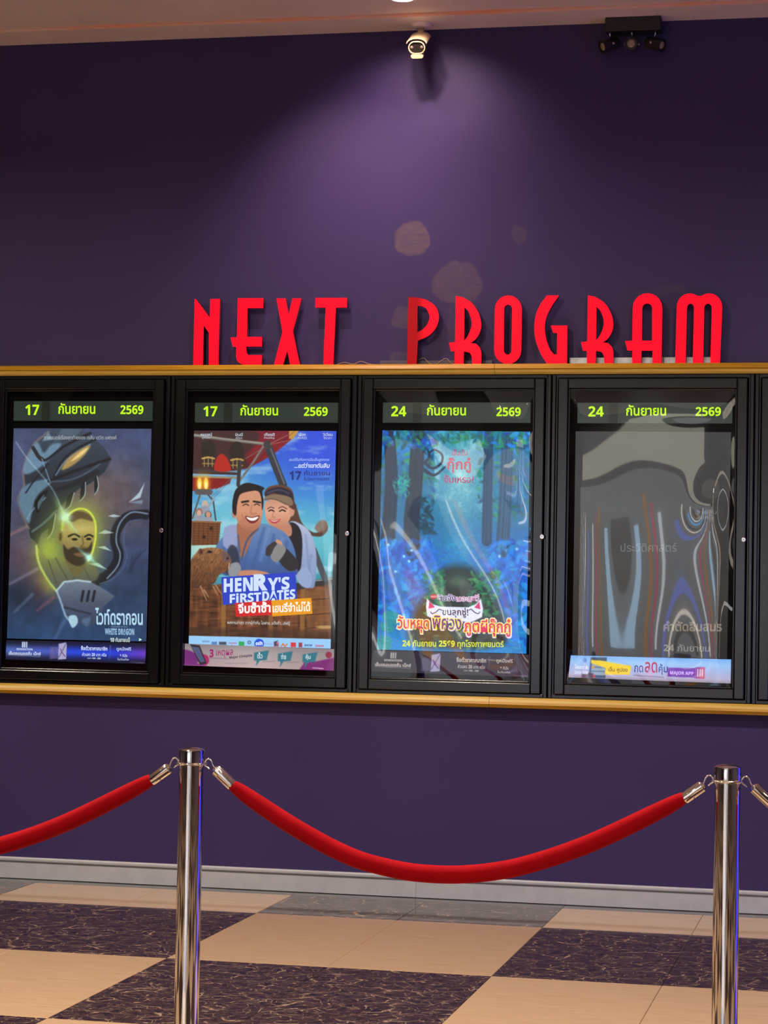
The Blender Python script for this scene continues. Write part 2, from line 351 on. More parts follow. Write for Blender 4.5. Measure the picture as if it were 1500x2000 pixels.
class Print:
    """quad: TL, TR, BR, BL of the sheet in photograph pixels; drawing coordinates = (pixel - off) * k."""
    def __init__(s, quad, nx, ny, Y, off=(0, 0), k=1.):
        s.quad = [np.array(q, float) for q in quad]; s.nx, s.ny, s.Y, s.off, s.k = nx, ny, Y, off, k
        u, v = np.meshgrid(np.linspace(0, 1, nx+1), np.linspace(0, 1, ny+1)); u = u.ravel(); v = v.ravel(); s.u, s.v = u, v
        TL, TR, BR, BL = s.quad
        p = (TL[None]*((1-u)*(1-v))[:, None] + TR[None]*(u*(1-v))[:, None] + BR[None]*(u*v)[:, None] + BL[None]*((1-u)*v)[:, None])
        s.px = p; s.X = (p[:, 0]-off[0])*k; s.Yc = (p[:, 1]-off[1])*k
        s.c = np.zeros((len(u), 3))
    def idx(s, x0, y0, x1, y1): return np.nonzero((s.X > x0) & (s.X < x1) & (s.Yc > y0) & (s.Yc < y1))[0]
    def put(s, i, a, col, op=1.):
        if len(i) == 0: return
        col = np.asarray(col, float); a = (a*op)[:, None]
        if col.ndim == 2 and len(col) == len(s.X): col = col[i]
        s.c[i] = s.c[i]*(1-a) + col*a
    def grad(s, stops, axis='y', wob=0):
        t = s.Yc if axis == 'y' else s.X
        if wob: t = t + wob*(fbm(s.X/180, s.Yc/180, 9)-.5)
        xs = [q[0] for q in stops]
        return np.stack([np.interp(t, xs, [q[1][c] for q in stops]) for c in range(3)], 1)
    def poly(s, pts, col, soft=3, op=1., sm=False):
        P = smooth(pts) if sm else np.array(pts, float)
        i = s.idx(P[:, 0].min()-soft, P[:, 1].min()-soft, P[:, 0].max()+soft, P[:, 1].max()+soft)
        if len(i) == 0: return
        x, y = s.X[i], s.Yc[i]; ins = np.zeros(len(i), bool); d2 = np.full(len(i), 1e18)
        for (ax, ay), (bx_, by) in zip(P, np.roll(P, -1, 0)):
            if ay != by:
                cr = ((ay > y) != (by > y)) & (x < (bx_-ax)*(y-ay)/(by-ay)+ax); ins ^= cr
            dx, dy = bx_-ax, by-ay; L = dx*dx+dy*dy+1e-9; t = np.clip(((x-ax)*dx+(y-ay)*dy)/L, 0, 1)
            d2 = np.minimum(d2, (x-ax-t*dx)**2+(y-ay-t*dy)**2)
        sd = np.sqrt(d2)*np.where(ins, -1, 1)
        s.put(i, np.clip(.5-sd/soft, 0, 1), col, op)
    def line(s, pts, w, col, soft=3, op=1., sm=False, w1=None):
        P = smooth(pts, False) if sm else np.array(pts, float); n = len(P)-1; w1 = w if w1 is None else w1; mw_ = max(w, w1)/2+soft
        i = s.idx(P[:, 0].min()-mw_, P[:, 1].min()-mw_, P[:, 0].max()+mw_, P[:, 1].max()+mw_)
        if len(i) == 0: return
        x, y = s.X[i], s.Yc[i]; sd = np.full(len(i), 1e9)
        for j in range(n):
            (ax, ay), (bx_, by) = P[j], P[j+1]; dx, dy = bx_-ax, by-ay; L = dx*dx+dy*dy+1e-9; t = np.clip(((x-ax)*dx+(y-ay)*dy)/L, 0, 1)
            hw = (w+(w1-w)*((j+t)/n))/2
            sd = np.minimum(sd, np.hypot(x-ax-t*dx, y-ay-t*dy)-hw)
        s.put(i, np.clip(.5-sd/soft, 0, 1), col, op)
    def ell(s, cx, cy, rx, ry, col, rot=0, soft=4, op=1.):
        R_ = max(rx, ry)+soft; i = s.idx(cx-R_, cy-R_, cx+R_, cy+R_)
        if len(i) == 0: return
        a = math.radians(rot); x, y = s.X[i]-cx, s.Yc[i]-cy; xr = x*math.cos(a)+y*math.sin(a); yr = -x*math.sin(a)+y*math.cos(a)
        s.put(i, np.clip(.5-(np.hypot(xr/rx, yr/ry)-1)*min(rx, ry)/soft, 0, 1), col, op)
    def glow(s, cx, cy, rx, ry, col, op=1., rot=0):
        a = math.radians(rot); x, y = s.X-cx, s.Yc-cy; xr = x*math.cos(a)+y*math.sin(a); yr = -x*math.sin(a)+y*math.cos(a)
        g = np.exp(-((xr/rx)**2+(yr/ry)**2))*op
        s.c = s.c*(1-g[:, None]) + np.array(col, float)[None]*g[:, None]
    def grain(s, amt, sc=6, seed=3, xs=1.): s.c *= (1+amt*(fbm(s.X/sc*xs, s.Yc/sc, seed)-.5)*2)[:, None]
    def build(s, name, m, parent=None):
        d = np.array(fw)[None]*F + np.array(rt)[None]*(s.px[:, :1]-750) - np.array(up)[None]*(s.px[:, 1:]-1000)
        co = np.array(CAM)[None] + d*((s.Y+CD)/d[:, 1:2])
        c = (co[0]+co[-1])/2; co = co-c
        nx, ny = s.nx, s.ny; N = nx*ny
        me = bpy.data.meshes.new(name); me.vertices.add(len(co)); me.vertices.foreach_set('co', co.astype(np.float32).ravel())
        q = (np.arange(ny)[:, None]*(nx+1)+np.arange(nx)[None]).ravel()
        li = np.stack([q, q+nx+1, q+nx+2, q+1], 1)
        me.loops.add(N*4); me.loops.foreach_set('vertex_index', li.astype(np.int32).ravel())
        me.polygons.add(N); me.polygons.foreach_set('loop_start', np.arange(0, N*4, 4, dtype=np.int32))
        me.update(calc_edges=True)
        at_ = me.color_attributes.new('print', 'FLOAT_COLOR', 'POINT')
        rgba = np.ones((len(co), 4), np.float32); rgba[:, :3] = s2l(np.clip(s.c, 0, 255)); at_.data.foreach_set('color', rgba.ravel())
        me.materials.append(m)
        o = bpy.data.objects.new(name, me); C.objects.link(o); o.location = Vector(c)
        if parent: par(o, parent)
        return o

def curve_mesh(cu):
    o = bpy.data.objects.new('tmp', cu); C.objects.link(o)
    bpy.context.view_layer.update()
    me = bpy.data.meshes.new_from_object(o.evaluated_get(bpy.context.evaluated_depsgraph_get()))
    bpy.data.objects.remove(o); return me
_txt = {}
def text_shape(body, bold, sp):
    k = (body, bold, sp)
    if k not in _txt:
        cu = bpy.data.curves.new('t', 'FONT'); cu.body = body; cu.size = 1; cu.offset = bold; cu.resolution_u = 3; cu.fill_mode = 'FRONT'; cu.space_character = sp
        me = curve_mesh(cu); co = np.array([v.co[:2] for v in me.vertices]); fs = [tuple(p.vertices) for p in me.polygons]
        bpy.data.curves.remove(cu); bpy.data.meshes.remove(me); _txt[k] = (co, fs)
    return _txt[k]
def sans_bold(t):                              # sans-serif bold figures and capitals
    o = ''
    for ch in t:
        if ch.isdigit() and ch.isascii(): o += chr(0x1D7EC+ord(ch)-48)
        elif 'A' <= ch <= 'Z': o += chr(0x1D5D4+ord(ch)-65)
        elif 'a' <= ch <= 'z': o += chr(0x1D5EE+ord(ch)-97)
        else: o += ch
    return o
def lettering(body, x0, y0, x1, y1, m, Y, parent, off=(0, 0), k=1., bold=.0, slope=0., shear=0., name='lettering', sp=1.):
    """ink box (drawing coordinates) from (x0,y0) to (x1,y1); slope = fall of the line per unit of run."""
    co, fs = text_shape(sans_bold(body), bold, sp)
    if len(co) == 0: return None
    mn, mx = co.min(0), co.max(0); u = (co[:, 0]-mn[0])/(mx[0]-mn[0]); v = 1-(co[:, 1]-mn[1])/(mx[1]-mn[1])
    X = x0+u*(x1-x0)+shear*(1-v)*(y1-y0); Yc = y0+v*(y1-y0)+slope*u*(x1-x0)
    P = [at(a/k+off[0], b/k+off[1], Y) for a, b in zip(X, Yc)]
    c = sum(P, Vector())/len(P)
    me = bpy.data.meshes.new(name); me.from_pydata([tuple(p-c) for p in P], [], fs); me.materials.append(m)
    o = bpy.data.objects.new(name, me); C.objects.link(o); o.location = c
    if parent: par(o, parent)
    return o

# ------------------------------------------------------------------ poster cases
PITCHX = [-4.0522, -3.1823, -2.3135, -1.4434, -.5685, .3010]
M_date = mat('smoked_date_panel', (.02, .028, .025, 1), .2, emit=lin(44, 56, 50), es=.8, var=.2)
M_dated = mat('smoked_date_panel_dim', (.016, .022, .02, 1), .2, emit=lin(26, 34, 26), es=.8, var=.2)
M_digit = ink((196, 255, 20), 1.0)
YPOST, YBAN, YPANE = -.026, -.030, -.050
def frame_parts(parent, x0, x1, z0, z1, wdt, y0, y1, m, nm, bevel=.0025):
    for a, b in (((x0, x0+wdt), (z0, z1)), ((x1-wdt, x1), (z0, z1))): bx(nm+'_stile', (a[0], a[1], y1, y0, b[0], b[1]), m, parent, bevel)
    for b in ((z0, z0+wdt), (z1-wdt, z1)): bx(nm+'_rail', (x0+wdt, x1-wdt, y1, y0, b[0], b[1]), m, parent, bevel)
def pane(parent, x0, x1, z0, z1, amp, bumps, seed):
    nx, nz = 56, 92; rs = random.Random(seed); P = []
    ph = [(rs.uniform(.8, 3.2), rs.uniform(.4, 2.2), rs.uniform(0, 6), rs.uniform(.4, 1)) for _ in range(5)]
    cx, cz = (x0+x1)/2, (z0+z1)/2
    def h(u, v):
        e = min(1, 12*min(u, 1-u, v, 1-v))
        t = sum(a*math.sin(fx*u*3+fz*v*4+p) for fx, fz, p, a in ph)*amp
        for bu, bv, su, sv, a in bumps: t += a*math.exp(-((u-bu)/su)**2-((v-bv)/sv)**2)
        return t*e
    vs = []
    for s_ in (0, 1):
        for j in range(nz+1):
            for i in range(nx+1):
                u, v = i/nx, j/nz; vs.append((x0+(x1-x0)*u-cx, -h(u, v)+(.0015 if s_ else -.0015), z0+(z1-z0)*v-cz))
    n1 = (nx+1)*(nz+1); fs = []
    for j in range(nz):
        for i in range(nx):
            q = j*(nx+1)+i; fs.append((q, q+1, q+nx+2, q+nx+1)); q += n1; fs.append((q+nx+1, q+nx+2, q+1, q))
    me = bpy.data.meshes.new('acrylic_pane'); me.from_pydata(vs, [], fs); me.materials.append(M_pane)
    for p in me.polygons: p.use_smooth = True
    o = bpy.data.objects.new('acrylic_pane', me); C.objects.link(o); o.location = (cx, YPANE, cz); par(o, parent); return o
def make_case(i, label, lock_px, date, wave):
    x0, x1, z0, z1 = PITCHX[i]+.0025, PITCHX[i+1]-.0025, ZL1+.001, ZT0-.001
    cs = empty('poster_case', ((x0+x1)/2, 0, z0)); tag(cs, label, 'display case', 'black poster cases along the wall')
    bx('back_panel', (x0+.005, x1-.005, -.012, -.001, z0+.005, z1-.005), M_back, cs)
    frame_parts(cs, x0, x1, z0, z1, .016, -.001, -.056, M_black, 'body')
    frame_parts(cs, x0+.016, x1-.016, z0+.010, z1-.010, .0075, -.001, -.044, M_black, 'body_lip', .0015)
    door = empty('door', ((x0+x1)/2, -.05, (z0+z1)/2)); par(door, cs)
    dx0, dx1, dz0, dz1 = x0+.027, x1-.027, z0+.018, z1-.018
    frame_parts(door, dx0, dx1, dz0, dz1, .044, -.016, -.066, M_black, 'door', .004)
    frame_parts(door, dx0+.044, dx1-.044, dz0+.044, dz1-.044, .009, -.016, -.059, M_black, 'glazing_bead', .003)
    ox0, ox1, oz0, oz1 = dx0+.050, dx1-.050, dz0+.050, dz1-.050
    if wave: pane(door, ox0, ox1, oz0, oz1, *wave)
    if lock_px:
        p = at(*lock_px, -.067); bm = bmesh.new()
        R90 = Matrix.Rotation(math.radians(90), 4, 'X')
        lathe(bm, [(.0105, -.004), (.0105, .0035), (.008, .0055), (.0055, .0055), (.005, .004), (0, .004)], 24, R90)
        lk = mesh_obj('lock', bm, M_steel, smooth=False); lk.location = p; par(lk, door)
        bx('keyway', (p.x-.0011, p.x+.0011, -.0715, -.0700, p.z-.0035, p.z+.0035), M_back, lk)
    if date:
        quad, dtx = date     # quad px, three texts with ink boxes px
        a, b = at(quad[0], quad[1], -.03), at(quad[2], quad[3], -.03)
        xa_ = a.x; w_ = b.x-a.x
        pn = bx('date_panel', (a.x, b.x, -.030, -.013, b.z, a.z), M_date, cs, .001)
        bx('dim_section', (a.x+w_*.205, a.x+w_*.265, -.0306, -.0300, b.z+.002, a.z-.002), M_dated, pn)
        for t, bxp in dtx: lettering(t, *bxp, M_digit, -.0312, pn, bold=.006 if t.isdigit() else .018, name='date_lettering')
    return cs

W0 = (.0006, [(.45, .6, .5, .4, .001)], 5)
W1 = (.0008, [(.55, .7, .5, .3, -.0015), (.9, .92, .2, .1, .0015)], 7)
W2 = (.0010, [(1.0, .80, .26, .16, .005), (1.05, .25, .42, .22, .008), (.2, .9, .3, .15, .001)], 11)
W3 = (.0014, [(.86, .60, .10, .08, .006), (.05, .35, .24, .8, .007), (.95, .10, .3, .2, .006), (.7, .97, .3, .08, .003)], 15)
make_case(0, 'leftmost black poster case, holding the grey-blue dragon poster', (315, 1036), ((27, 783.5, 297, 822),
    [('17', (49.5, 790.5, 76.5, 810.5)), ('กันยายน', (114, 787, 186, 808.5)), ('2569', (235, 791.5, 280, 809))]), W0)
make_case(1, 'black poster case holding the couple and balloon poster', (678, 1042), ((381, 786.5, 659, 825.5),
    [('17', (397, 793.5, 424.5, 813)), ('กันยายน', (469.5, 790.5, 543, 811.5)), ('2569', (593.5, 795, 640, 812.5))]), W1)
make_case(2, 'black poster case holding the turquoise forest poster', (1058.6, 1048.4), ((748, 786, 1035.5, 826),
    [('24', (764, 793, 793.5, 813)), ('กันยายน', (834, 790, 910, 811.5)), ('2569', (969.5, 795.5, 1017, 813))]), W2)
make_case(3, 'black poster case with dark unlit poster and wavy reflections on its pane', (1452.4, 1054), ((1128, 786.5, 1430, 827),
    [('24', (1149, 793.5, 1179, 813.5)), ('กันยายน', (1223, 790.5, 1301, 812)), ('2569', (1358.5, 795, 1408, 812.5))]), W3)
make_case(4, 'black poster case cut off by the right edge of the photo', None, None, W0)

# ------------------------------------------------------------------ red letters standing on the upper rail
def arc(cx, cy, rx, ry, a0, a1, n=10):
    return [(cx+rx*math.cos(math.radians(a0+(a1-a0)*k/n)), cy-ry*math.sin(math.radians(a0+(a1-a0)*k/n))) for k in range(n+1)]
def sm(pts, n=5): return [tuple(p) for p in smooth(pts, False, n)]
LN = (350, 560, 2.7273); LP = (780, 560, 2.3077)
def letters():
    L = []
    L.append(('N', LN, [[(82,64),(90,68),(162,165),(166,65),(216,65),(208,418),(158,418),(158,246),(130,206),(125,418),(75,418)]], 'red illuminated letter N, first letter of NEXT'))
    L.append(('E', LN, [[(312,62),(447,62),(447,115),(363,115),(360,268),(440,268),(440,320),(356,320),(358,350),(366,365),(440,365),(438,418)]+sm([(355,418),(330,413),(311,398),(304,375),(303,322)])+[(285,320),(273,272),(307,270)]], 'red illuminated letter E, second letter of NEXT'))
    L.append(('X', LN, [[(518,62),(566,62),(582,150),(603,62),(650,62),(605,237),(642,416),(592,416),(575,340),(552,416),(505,416),(550,240)]], 'red illuminated letter X, third letter of NEXT'))
    L.append(('T', LN, [[(725,62),(893,62),(893,114),(834,114),(820,418),(768,418),(780,114),(725,114)]], 'red illuminated letter T, last letter of NEXT'))
    L.append(('P', LP, [[(40,50)]+sm([(75,51),(122,63),(162,92),(178,138),(165,187),(132,223),(83,246)])+[(77,353),(35,353)],
                        [(82,90)]+sm([(100,91),(122,104),(136,138),(126,172),(105,195),(80,209)])], 'half-dimmed red letter P, first letter of PROGRAM'))
    for dx, nm in ((0, 'red illuminated letter R between P and O'), (595.5, 'red illuminated letter R between G and A')):
        o = [(254,47)]+sm([(286,53),(328,80),(357,125),(368,170),(364,206),(345,240),(320,259)])+sm([(345,262),(362,280),(369,306),(368,354)])+[(328,354)]+sm([(326,320),(316,303),(290,297)])+[(289,354),(249,354),(249,297),(232,297),(223,258),(251,255)]
        h = [(293,98)]+sm([(310,115),(322,145),(326,175),(318,206),(304,234),(291,249)])
        L.append(('R', LP, [[(x+dx, y) for x, y in o], [(x+dx, y) for x, y in h]], nm))
    L.append(('O', LP, [arc(491,108,61,63,0,180)[::-1]+[(552,120),(549,290)]+arc(488,292,61,62,0,-180)+[(427,292),(430,120)],
                        arc(490,106,18,19,0,180)[::-1]+[(508,120),(505,290)]+arc(488,292,17.5,20,0,-180)+[(470.5,290),(472,120)]], 'red illuminated letter O between R and G'))
    L.append(('G', LP, [[(665,46),(720,46)]+sm([(690,88),(666,135),(655,187),(661,240),(678,288),(697,312)])+[(710,312),(711,216),(693,215),(682,182),(757,182),(755,354),(665,354)]+sm([(640,316),(615,252),(608,190),(616,130),(638,82)])], 'red illuminated letter G in the middle of PROGRAM'))
    L.append(('A', LP, [arc(1118,104,66.5,66,0,180)[::-1]+[(1185,120),(1181,354),(1140,354),(1141,297),(1091,297),(1089,354),(1049,354),(1050,297),(1028,296),(1017,254),(1050,252),(1051.5,120)],
                        arc(1117,107,22.5,23,0,180)[::-1]+[(1139,252),(1093,252)]], 'red illuminated letter A next to the last letter M'))
    L.append(('M', LP, [arc(1309,100,59,62,55,180)[::-1]+arc(1396,100,59,62,0,125)[::-1]+[(1455,110),(1445,352),(1402,352),(1408,108)]+arc(1391,104,17,20,0,180)+[(1374,108),(1369,352),(1322,352),(1328,108)]+arc(1312,104,16,20,0,180)+[(1296,108),(1290,352),(1243,352),(1250,110)]], 'red illuminated letter M, last letter of PROGRAM'))
    return L
def red_face(dead=None):
    m, n, l, b = nodes('red_acrylic'); b.inputs['Base Color'].default_value = (.35, .001, .004, 1); b.inputs['Roughness'].default_value = .4; b.inputs['Specular IOR Level'].default_value = .15
    b.inputs['Emission Color'].default_value = (1, 0, .020, 1); b.inputs['Emission Strength'].default_value = .95
    tc = n.new('ShaderNodeTexCoord'); nz = n.new('ShaderNodeTexNoise'); nz.inputs['Scale'].default_value = 9; l.new(tc.outputs['Object'], nz.inputs['Vector'])
    mr = n.new('ShaderNodeMapRange'); mr.inputs['To Min'].default_value = .85; mr.inputs['To Max'].default_value = 1.1; l.new(nz.outputs['Fac'], mr.inputs['Value']); src = mr.outputs[0]
    if dead:       # LED chain behind the stem has failed
        sx = n.new('ShaderNodeSeparateXYZ'); l.new(tc.outputs['Object'], sx.inputs[0])
        for ax, lo, hi in dead:
            q = n.new('ShaderNodeMapRange'); q.inputs['From Min'].default_value = lo; q.inputs['From Max'].default_value = hi; q.inputs['To Min'].default_value = .12; q.interpolation_type = 'SMOOTHSTEP'
            l.new(sx.outputs[ax], q.inputs['Value'])
            mn = n.new('ShaderNodeMath'); mn.operation = 'MINIMUM' if len(dead) == 1 else 'MAXIMUM'
            if ax == dead[0][0] and (ax, lo, hi) == dead[0]: acc = q.outputs[0]
            else: l.new(acc, mn.inputs[0]); l.new(q.outputs[0], mn.inputs[1]); acc = mn.outputs[0]
        pr = n.new('ShaderNodeMath'); pr.operation = 'MULTIPLY'; l.new(src, pr.inputs[0]); l.new(acc, pr.inputs[1]); src = pr.outputs[0]
    l.new(src, b.inputs['Emission Strength']); return m
M_red = red_face(); M_redP = red_face([('X', -.035, .03)])
M_ret = mat('dark_red_return', (.09, .012, .018, 1), .4, var=.1)
YL0, YL1 = -.030, -.058
for ch, (ox, oy, k), loops, lab in letters():
    W = [[at(x/k+ox, y/k+oy, YL1) for x, y in lp] for lp in loops]
    allp = [p for lp in W for p in lp]; c = Vector(((min(p.x for p in allp)+max(p.x for p in allp))/2, (YL0+YL1)/2, min(p.z for p in allp)))
    dz = (ZT1+.0006)-c.z                                 # stand it on the rail
    c.z += dz
    root = empty('sign_letter', c); tag(root, lab, 'sign letter', 'red letters above the poster cases')
    def mk(name, depth, front, fill, m, grow=0):
        cu = bpy.data.curves.new(name, 'CURVE'); cu.dimensions = '2D'; cu.fill_mode = fill; cu.extrude = depth/2; cu.offset = grow
        for lp in W:
            sp = cu.splines.new('POLY'); sp.points.add(len(lp)-1); sp.use_cyclic_u = True
            for q, p in zip(sp.points, lp): q.co = (p.x-c.x, p.z+dz-c.z, 0, 1)
        me = curve_mesh(cu); bpy.data.curves.remove(cu)
        me.transform(Matrix.Rotation(math.radians(90), 4, 'X')); me.materials.clear(); me.materials.append(m)
        o = bpy.data.objects.new(name, me); C.objects.link(o); o.location = (c.x, front+depth/2, c.z); par(o, root); return o
    mk('face', .004, YL1, 'BOTH', M_redP if ch == 'P' else M_red)
    mk('side_shell', YL0-YL1-.004, YL1+.004, 'BOTH', M_ret)
# wiring and the metal strip behind the letters
M_wire = mat('tan_wire', (.35, .22, .14, 1), .5, var=.2); M_alu = mat('bare_aluminium', (.55, .57, .58, 1), .35, .6, var=.2, vscale=30, bump=.15, bscale=40)
def wire(pts, m, r=.0016):
    P = [at(x, y, Y) for x, y, Y in pts]
    P = [Vector(q) for q in smooth([tuple(p) for p in P], False, 6)]; c = P[0].copy(); c.z = min(p.z for p in P)-r; dz = ZT1+.0004-c.z
    bm = bmesh.new(); tube(bm, [p-c for p in P], r, 6); o = mesh_obj('cable', bm, m, smooth=True); c.z += dz; o.location = c; return o
tag(wire([(655,712,-.02),(672,707,-.022),(690,710,-.018),(705,705,-.02),(722,710,-.024),(745,712,-.02),(762,711,-.02)], M_wire), 'thin tan cable lying on the ochre rail right of the letter T', 'cable', 'cables behind the letters')
tag(wire([(818,703,-.018),(828,699,-.02),(838,709,-.024),(850,712,-.02),(862,704,-.018),(872,700,-.02),(880,708,-.02),(892,712,-.02)], M_wire), 'tangled tan cable on the ochre rail between P and R', 'cable', 'cables behind the letters')
a, b = at(1112, 701.5, -.012), at(1399, 713, -.012)
st = empty('metal_strip', ((a.x+b.x)/2, -.012, ZT1+.0005)); tag(st, 'pale bare metal strip behind the bottoms of the letters R, A, M', 'metal strip')
cuts = [1112, 1160, 1238, 1296, 1340, 1372, 1399]
for u, v in zip(cuts, cuts[1:]): bx('strip_length', (at(u, 705, -.012).x+.001, at(v, 705, -.012).x-.001, -.020, -.004, ZT1+.0005, ZT1+.031), M_alu, st, .0015)
M_dull = mat('dull_metal', (.09, .075, .11, 1), .5, .3, var=.2)
a, b = at(742, 701.5, -.012), at(962, 713, -.012)
bo = bx('cable_duct', (a.x, b.x, -.012, -.002, ZT1+.0005, ZT1+.022), M_dull, None, .002); tag(bo, 'low dull duct on the rail behind the letters P and R', 'cable duct')

# ------------------------------------------------------------------ stanchions and velvet ropes
RZ = .930
PL, PR = atz(374.3, 1491, RZ), atz(1421, 1525.5, RZ)
span = PR-PL
POSTS = [PL-span, PL, PR, PR+span]
plab = ['polished steel rope post beyond the left edge of the photo', 'polished steel rope post in front of the couple poster, left of the long rope',
        'polished steel rope post at the right, right of the long rope', 'polished steel rope post beyond the right edge of the photo']
M_rim = mat('post_base_steel', (.6, .58, .56, 1), .2, 1, var=.05)
for p, lab in zip(POSTS, plab):
    root = empty('rope_post', (p.x, p.y, 0)); tag(root, lab, 'rope post', 'polished rope posts')
    def part(name, prof, m, seg=64):
        bm = bmesh.new(); lathe(bm, prof, seg); o = mesh_obj(name, bm, m, smooth=True); o.location = (p.x, p.y, 0); par(o, root)
        e = o.modifiers.new('e', 'EDGE_SPLIT'); e.split_angle = math.radians(35); return o
    part('base', [(0, .0005), (.16, .0005), (.162, .006), (.158, .014), (.13, .022), (.06, .030), (.036, .036), (.036, .045), (0, .045)], M_rim)
    part('pole', [(.0298, .04), (.0298, RZ-.006)], M_chrome)
    part('cap', [(.0298, RZ-.006), (.0300, RZ+.002), (.0312, RZ+.003), (.0314, .959), (.0306, .9625), (.026, .9655), (.014, .968), (0, .9688)], M_chrome)
    bm = bmesh.new(); N = 48
    pts = [Vector((.0355*math.cos(2*math.pi*k/N), .0355*math.sin(2*math.pi*k/N), 0)) for k in range(N)]
    tube(bm, pts+[pts[0]], .0026, 10, False); o = mesh_obj('collar_ring', bm, M_chrome, smooth=True); o.location = (p.x, p.y, RZ); par(o, root)
    for sg in (-1, 1):
        bm = bmesh.new(); tube(bm, [(sg*.029, 0, 0), (sg*.0355, 0, 0)], .003, 8)
        o = mesh_obj('collar_lug', bm, M_chrome, smooth=True); o.location = (p.x, p.y, RZ); par(o, root)
# shape of the hanging rope, read in the upright plane through the two posts
nrm = Vector((span.y, -span.x, 0)).normalized(); sdir = Vector((span.x, span.y, 0)).normalized(); SL = Vector((span.x, span.y)).length
def on_plane(px, py):
    d = ray(px, py); q = CAM + d*((PL-CAM).dot(nrm)/d.dot(nrm)); return (q-PL).dot(sdir), q.z
mid = [(453,1533),(485,1556),(520,1580),(560,1606),(600,1630),(650,1657),(700,1679),(750,1693),(800,1703),(850,1707.5),(900,1708),(950,1704),(1000,1696),(1050,1683),(1100,1667),(1150,1648),(1200,1626),(1250,1602),(1300,1577),(1338,1557)]
RP = [on_plane(*q) for q in mid]
f0, f1 = on_plane(421, 1502), on_plane(452, 1532)       # ferrule ends, left
g0, g1 = on_plane(1373, 1534), on_plane(1338, 1558)     # ferrule ends, right
rlab = ['red velvet rope leaving the left edge of the photo', 'long red velvet rope sagging between the two steel posts', 'velvet rope end with steel tip at the right edge of the photo']
for k in range(3):
    A = POSTS[k]; B = POSTS[k+1]
    def W(q, lat=0): return Vector((A.x, A.y, 0)) + sdir*q[0] + Vector((0, 0, q[1]+0)) + nrm*lat
    root = empty('velvet_rope', W((SL/2, min(q[1] for q in RP)-.022))); tag(root, rlab[k], 'rope', 'red velvet ropes between the posts')
    rl = root.location
    pts = [W(q) for q in smooth(RP, False, 4)]; n = len(pts)
    rad = [.0215 - .009*math.exp(-min(i, n-1-i)/3.0) for i in range(n)]
    bm = bmesh.new(); tube(bm, [p-rl for p in pts], rad, 20); o = mesh_obj('rope', bm, M_velvet, smooth=True); o.location = rl; par(o, root)
    for e0, e1, s in ((f0, f1, 1), (g0, g1, -1)):
        p0, p1 = W(e0), W(e1); ax = (p1-p0).normalized(); Lf = (p1-p0).length
        q = Vector((0, 0, 1)).rotation_difference(ax).to_matrix().to_4x4(); q.translation = p0-rl
        bm = bmesh.new(); lathe(bm, [(0, -.004), (.006, -.004), (.0115, 0), (.0140, .003), (.0140, Lf), (.0132, Lf+.004), (0, Lf+.004)], 32, q)
        fo = mesh_obj('ferrule', bm, M_chrome, smooth=True); fo.location = rl; par(fo, root); ed = fo.modifiers.new('e', 'EDGE_SPLIT'); ed.split_angle = math.radians(35)
        # S hook from ferrule over the collar ring
        xr = (.0355 if s > 0 else SL-.0355)
        hk = [e0, (xr+s*.0185, RZ-.003), (xr+s*.0150, RZ+.006), (xr+s*.0095, RZ+.0115), (xr+s*.0035, RZ+.0115), (xr-s*.001, RZ+.007), (xr-s*.0035, RZ+.001), (xr-s*.001, RZ-.0045), (xr+s*.004, RZ-.0075), (xr+s*.009, RZ-.012)]
        bm = bmesh.new(); tube(bm, [W(c)-rl for c in smooth(hk, False, 5)], .0019, 8); ho = mesh_obj('hook', bm, M_chrome, smooth=True); ho.location = rl; par(ho, root)
        bm = bmesh.new(); c0 = W((e1[0]-(e1[0]-e0[0])*.35, e1[1]-(e1[1]-e0[1])*.35))-Vector((0, 0, .0))
        out = (-nrm if nrm.y > 0 else nrm); dn = out.cross(ax).normalized(); dn = dn if dn.z < 0 else -dn
        cc = c0 + (out*.5+dn*.86).normalized()*.0137-rl; tube(bm, [cc, cc+(out*.5+dn*.86).normalized()*.0012], .0022, 10); so = mesh_obj('set_screw', bm, M_rim, smooth=True); so.location = rl; par(so, fo)

# ------------------------------------------------------------------ security camera under the ceiling edge
M_cream = mat('cream_plastic', (.50, .40, .21, 1), .4, var=.05); M_lens = mat('smoked_lens', (.012, .010, .008, 1), .08, var=.1); M_led = mat('led_lens', (.14, .12, .10, 1), .15, var=.1)
cf = at(814, 93, -.235)                                # centre of the front bezel
ax = (CAM+Vector((-1.3, 0, -2.2))-cf).normalized(); 
sx_ = ax.cross(Vector((0, 0, 1))).normalized(); uz = sx_.cross(ax).normalized()
Mc = Matrix((sx_, ax, uz)).transposed().to_4x4()        # local y = looking direction
mb = at(823, 50, -.11); mb.z = ZC
cr = empty('security_camera', mb); tag(cr, 'cream bullet security camera hanging under the ceiling edge', 'security camera')
def capsule(w_, h_, n=16):
    r = h_/2; d = w_/2-r
    return [(d+r*math.cos(a), r*math.sin(a)) for a in [(-90+180*k/n)*math.pi/180 for k in range(n+1)]] + [(-d+r*math.cos(a), r*math.sin(a)) for a in [(90+180*k/n)*math.pi/180 for k in range(n+1)]]
def loft(bm, secs, close=True):
    R_ = [[bm.verts.new((x, y, z)) for x, z in sec] for y, sec in secs]
    for a, b in zip(R_, R_[1:]):
        for i in range(len(a)): bm.faces.new((a[i], a[(i+1) % len(a)], b[(i+1) % len(a)], b[i]))
    if close: bm.faces.new(R_[0]); bm.faces.new(R_[-1][::-1])
    bmesh.ops.recalc_face_normals(bm, faces=bm.faces)
